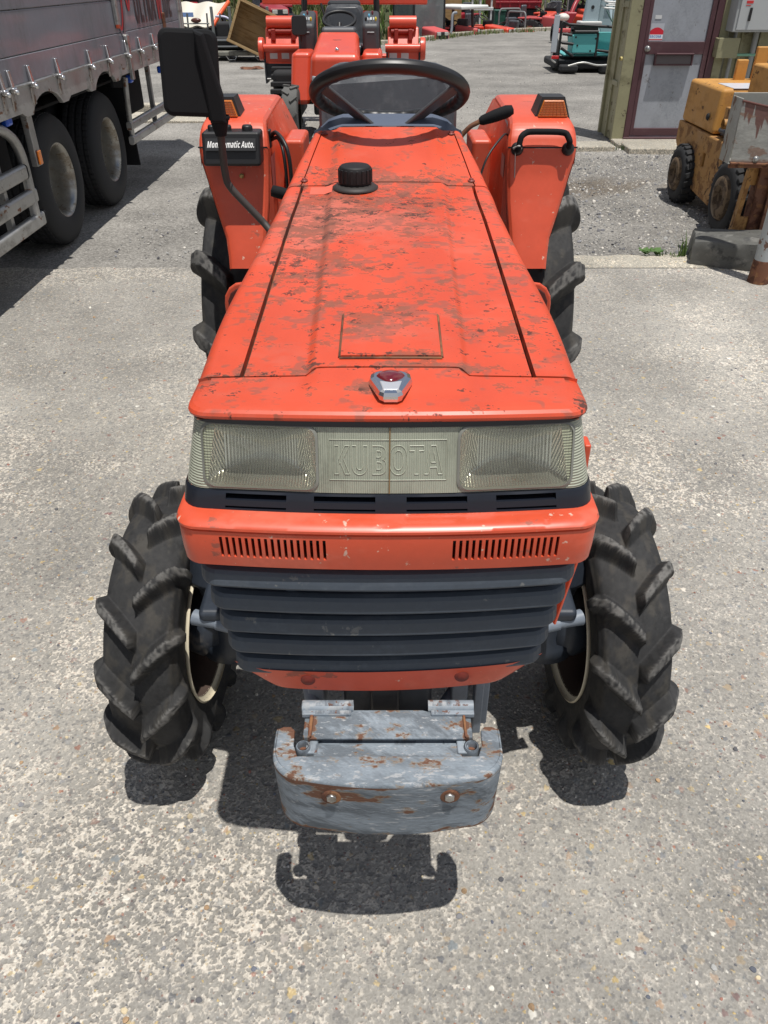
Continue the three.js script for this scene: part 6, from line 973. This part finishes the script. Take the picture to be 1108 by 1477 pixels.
{
  const T = thing('tipper_truck', 'dark red tipper lorry body far back behind the roll-bar tractor', 'truck', [5.4, LOW, -38]);
  part('tipper_body', [span(4.45, 6.35, 0.42, 1.5, -38, -42, 0.04)], M.crimson, T); for (let i = 0; i < 5; i++) part('body_rib', span(4.6 + i * 0.4, 4.68 + i * 0.4, 0.44, 1.5, -37.95, -38.02, 0.01), M.crimson, T); part('tail_rail', span(4.45, 6.35, 0.6, 0.66, -37.94, -38.02, 0.01), M.crimson, T);
  part('chassis', span(4.6, 6.2, -0.4, 0.4, -38.1, -42, 0.05), M.dark, T); for (const x of [4.75, 6.05]) part('wheel', tr(lathe([[0, 0.1], [0.3, 0.1], [0.5, 0.1], [0.52, 0], [0.5, -0.15], [0, -0.15]], 26, 'x'), x, -0.45, -38.9), M.rubber, T);
  const C = thing('loading_crane', 'white frame with rails standing between canopy and tipper', 'frame', [3.4, LOW, -33.5]);
  for (const x of [3.05, 3.35, 3.75]) part('upright', span(x, x + 0.06, LOW, 1.2, -33.5, -33.56, 0.01), M.white, C); part('cross_rail', span(3.0, 3.85, 0.5, 0.6, -33.48, -33.58, 0.01), M.white, C); part('cross_rail', span(3.0, 3.85, 0.88, 0.94, -33.48, -33.58, 0.01), M.white, C);
  const G = thing('green_bin', 'dark green bin standing in front of the white frame', 'bin', [3.95, LOW, -32.4]); part('bin_body', span(3.78, 4.15, LOW, 0.5, -32.2, -32.6, 0.03), std([0.01, 0.09, 0.06], 0.5), G); part('bin_lid', span(3.76, 4.17, 0.5, 0.56, -32.18, -32.62, 0.02), std([0.012, 0.1, 0.07], 0.5), G);
  const P = thing('plywood_stack', 'tall yellow-brown plywood sheets standing behind the dark cab and the canopy', 'plywood', [1.9, LOW, -33]); for (let i = 0; i < 3; i++) part('sheet', tr(new THREE.BoxGeometry(1.5, 2.2, 0.02), 1.75 + i * 0.08, 0.13, -33 - i * 0.05, -0.03, 0.02 * i, 0), wm(weather(256, 1, [0.36, 0.22, 0.09], [[[0.25, 0.15, 0.06], 0.5, 0.7, 3, 20, 0.7]], 931 + i, 0.2), 1.2), P);
  // walking tiller with a white tank behind the transplanter
  const W = thing('walking_tiller', 'small dark red machine with an oval white tank behind the teal transplanter', 'tiller', [5.0, -0.02, -25.6]);
  part('frame', [warp(box(0.3, 0.35, 0.5, 5.05, 0.55, -25.7, 0.05), (x, y, z) => [x + 0.5 * (y - 0.55), y, z]), tube([[5.1, 0.6, -25.6], [5.25, 0.9, -25.8], [5.4, 1.05, -26]], 0.06, 10)], M.crimson, W);
  part('tank', tr(new THREE.SphereGeometry(1, 24, 16).scale(0.17, 0.1, 0.17), 4.9, 0.6, -25.5), std([0.66, 0.63, 0.57], 0.4), W);
  part('engine', box(0.3, 0.3, 0.4, 4.85, 0.38, -25.6, 0.04), M.dark, W); for (const x of [4.7, 5.2]) part('wheel', farTyre(0.22, 0.12, 0.1).map(g => tr(g, x, 0.22, -25.65)), M.rubber, W);
  part('skirt', box(0.5, 0.1, 0.1, 4.9, 0.3, -25.3, 0.03), M.faded, W);
}
{ // left of the harrow tractor: flat trailer, wooden crate, cream-topped machine
  const T = thing('flat_trailer', 'low grey steel platform on short legs beneath the tilted wooden crate', 'trailer', [-3.2, 0, -20.2]);
  part('deck', span(-4.9, -2.45, 0.09, 0.165, -19.98, -20.9, 0.01), wm(weather(256, 1, [0.2, 0.2, 0.17], [[[0.12, 0.1, 0.08], 0.5, 0.7, 8, 8, 0.8]], 951, 0.3), 1.1), T);
  for (const x of [-4.5, -3.5, -2.85]) part('leg', [rod([x - 0.13, 0.1, -20.0], [x - 0.06, 0.0, -20.0], 0.016), rod([x + 0.13, 0.1, -20.0], [x + 0.06, 0.0, -20.0], 0.016), rod([x - 0.06, 0.012, -20.0], [x + 0.06, 0.012, -20.0], 0.016)], M.steel, T);
  const C = thing('wooden_crate', 'open brown wooden crate tilted on one corner, its dark inside turned this way', 'crate', [-2.95, 0.62, -19.75], 0, undefined, false);
  C.rotation.set(-0.1, 0.12, -0.4);
  const wood = wm(weather(512, 0.8, [0.36, 0.24, 0.11], [[[0.22, 0.13, 0.06], 0.45, 0.75, 3, 30, 0.8], [[0.45, 0.33, 0.18], 0.6, 0.8, 4, 40, 0.6]], 961, 0.25), 1.2);
  const s = 0.41; part('crate_bottom', box(2 * s, 2 * s, 0.02, 0, 0, -0.5, 0.003), wood, C);
  for (const [x, y, w, h] of [[0, s, 2 * s + 0.03, 0.025], [0, -s, 2 * s + 0.03, 0.025], [s, 0, 0.025, 2 * s], [-s, 0, 0.025, 2 * s]]) part('crate_side', box(w, h, 0.52, x, y, -0.24, 0.004), wood, C);
  for (const [x, y, w, h] of [[0, s, 2 * s + 0.07, 0.055], [0, -s, 2 * s + 0.07, 0.055], [s, 0, 0.055, 2 * s - 0.06], [-s, 0, 0.055, 2 * s - 0.06]]) part('crate_batten', box(w, h, 0.03, x, y, 0.03, 0.005), wood, C);
  const S = thing('crate_support', 'dark machinery propping the tilted crate, black drums and grey posts', 'machine', [-3.3, 0.16, -20.6]);
  part('drum', [rod([-4.1, 0.3, -20.5], [-3.3, 0.3, -20.5], 0.13, 0.13, 20, true), rod([-3.2, 0.28, -20.6], [-2.6, 0.28, -20.6], 0.12, 0.12, 20, true)], M.dark, S); for (const x of [-3.95, -3.55, -2.7]) part('post', span(x - 0.03, x + 0.03, 0.165, 1.0, -20.5, -20.56, 0.008), std([0.16, 0.18, 0.18], 0.5), S);
  part('housing', [span(-3.9, -2.6, 0.165, 0.7, -20.62, -21.1, 0.06)], M.dark, S); part('band', [rod([-4.0, 0.36, -20.36], [-3.4, 0.36, -20.36], 0.02), rod([-4.0, 0.24, -20.36], [-3.4, 0.24, -20.36], 0.02)], std([0.12, 0.13, 0.14], 0.5), S);
  const K = thing('cream_machine', 'cream-topped farm machine with an orange edge band, behind the black mirror', 'farm machine', [-4.3, 0, -21.4]);
  const cover = (u, v) => [mix(-4.85, mix(-4.05, -3.72, v), u), mix(0.6, 1.05, v) + 0.02 * Math.sin(u * 14), -21.0 - 0.55 * v];
  part('cover', [grid(cover, 24, 6), grid((u, v) => { const p = cover(u, v); return [p[0], p[1] - 0.03, p[2] - 0.02]; }, 24, 6)], std([0.6, 0.57, 0.48], 0.5), K);
  part('edge_band', tube([[-4.05, 0.58, -20.98], [-3.9, 0.82, -21.2], [-3.72, 1.06, -21.55]], 0.045, 8, 20), std([0.75, 0.1, 0.02], 0.4), K);
  part('fender_band', tube([[-3.95, 0.8, -20.95], [-3.72, 0.78, -20.95], [-3.6, 0.68, -20.95], [-3.58, 0.5, -20.95]], 0.025, 8, 30), std([0.55, 0.55, 0.7], 0.4), K);
  part('base', [span(-4.9, -3.62, 0.1, 0.58, -21.1, -21.9, 0.06)], M.dark, K); for (const x of [-4.6, -4.15, -3.85]) part('stay', rod([x, 0.55, -20.93], [x + 0.01, 0.86, -20.93], 0.02), std([0.15, 0.16, 0.16], 0.5), K); part('rail', rod([-4.9, 0.66, -20.9], [-4.1, 0.66, -20.9], 0.014), std([0.2, 0.21, 0.2], 0.5), K);
  part('lamp', tr(new THREE.SphereGeometry(1, 16, 10).scale(0.12, 0.05, 0.05), -4.4, 0.72, -20.92), std([0.1, 0.03, 0.02], 0.3), K); part('blue_plate', box(0.3, 0.09, 0.01, -4.6, 0.83, -20.94, 0.003), std([0.2, 0.32, 0.6], 0.4), K);
  solo('rusty_lid', 'flat rust-brown lid lying on the gravel in front of the low platform', 'lid', tr(warp(lathe([[0, 0.03], [0.2, 0.025], [0.24, 0.0]].reverse(), 20), (x, y, z) => [x * 1.1, y + 0.015 * Math.sin(x * 20), z * 0.7]), -2.8, -0.01, -18.3), M.rust);
}
renderer.render(scene, camera);
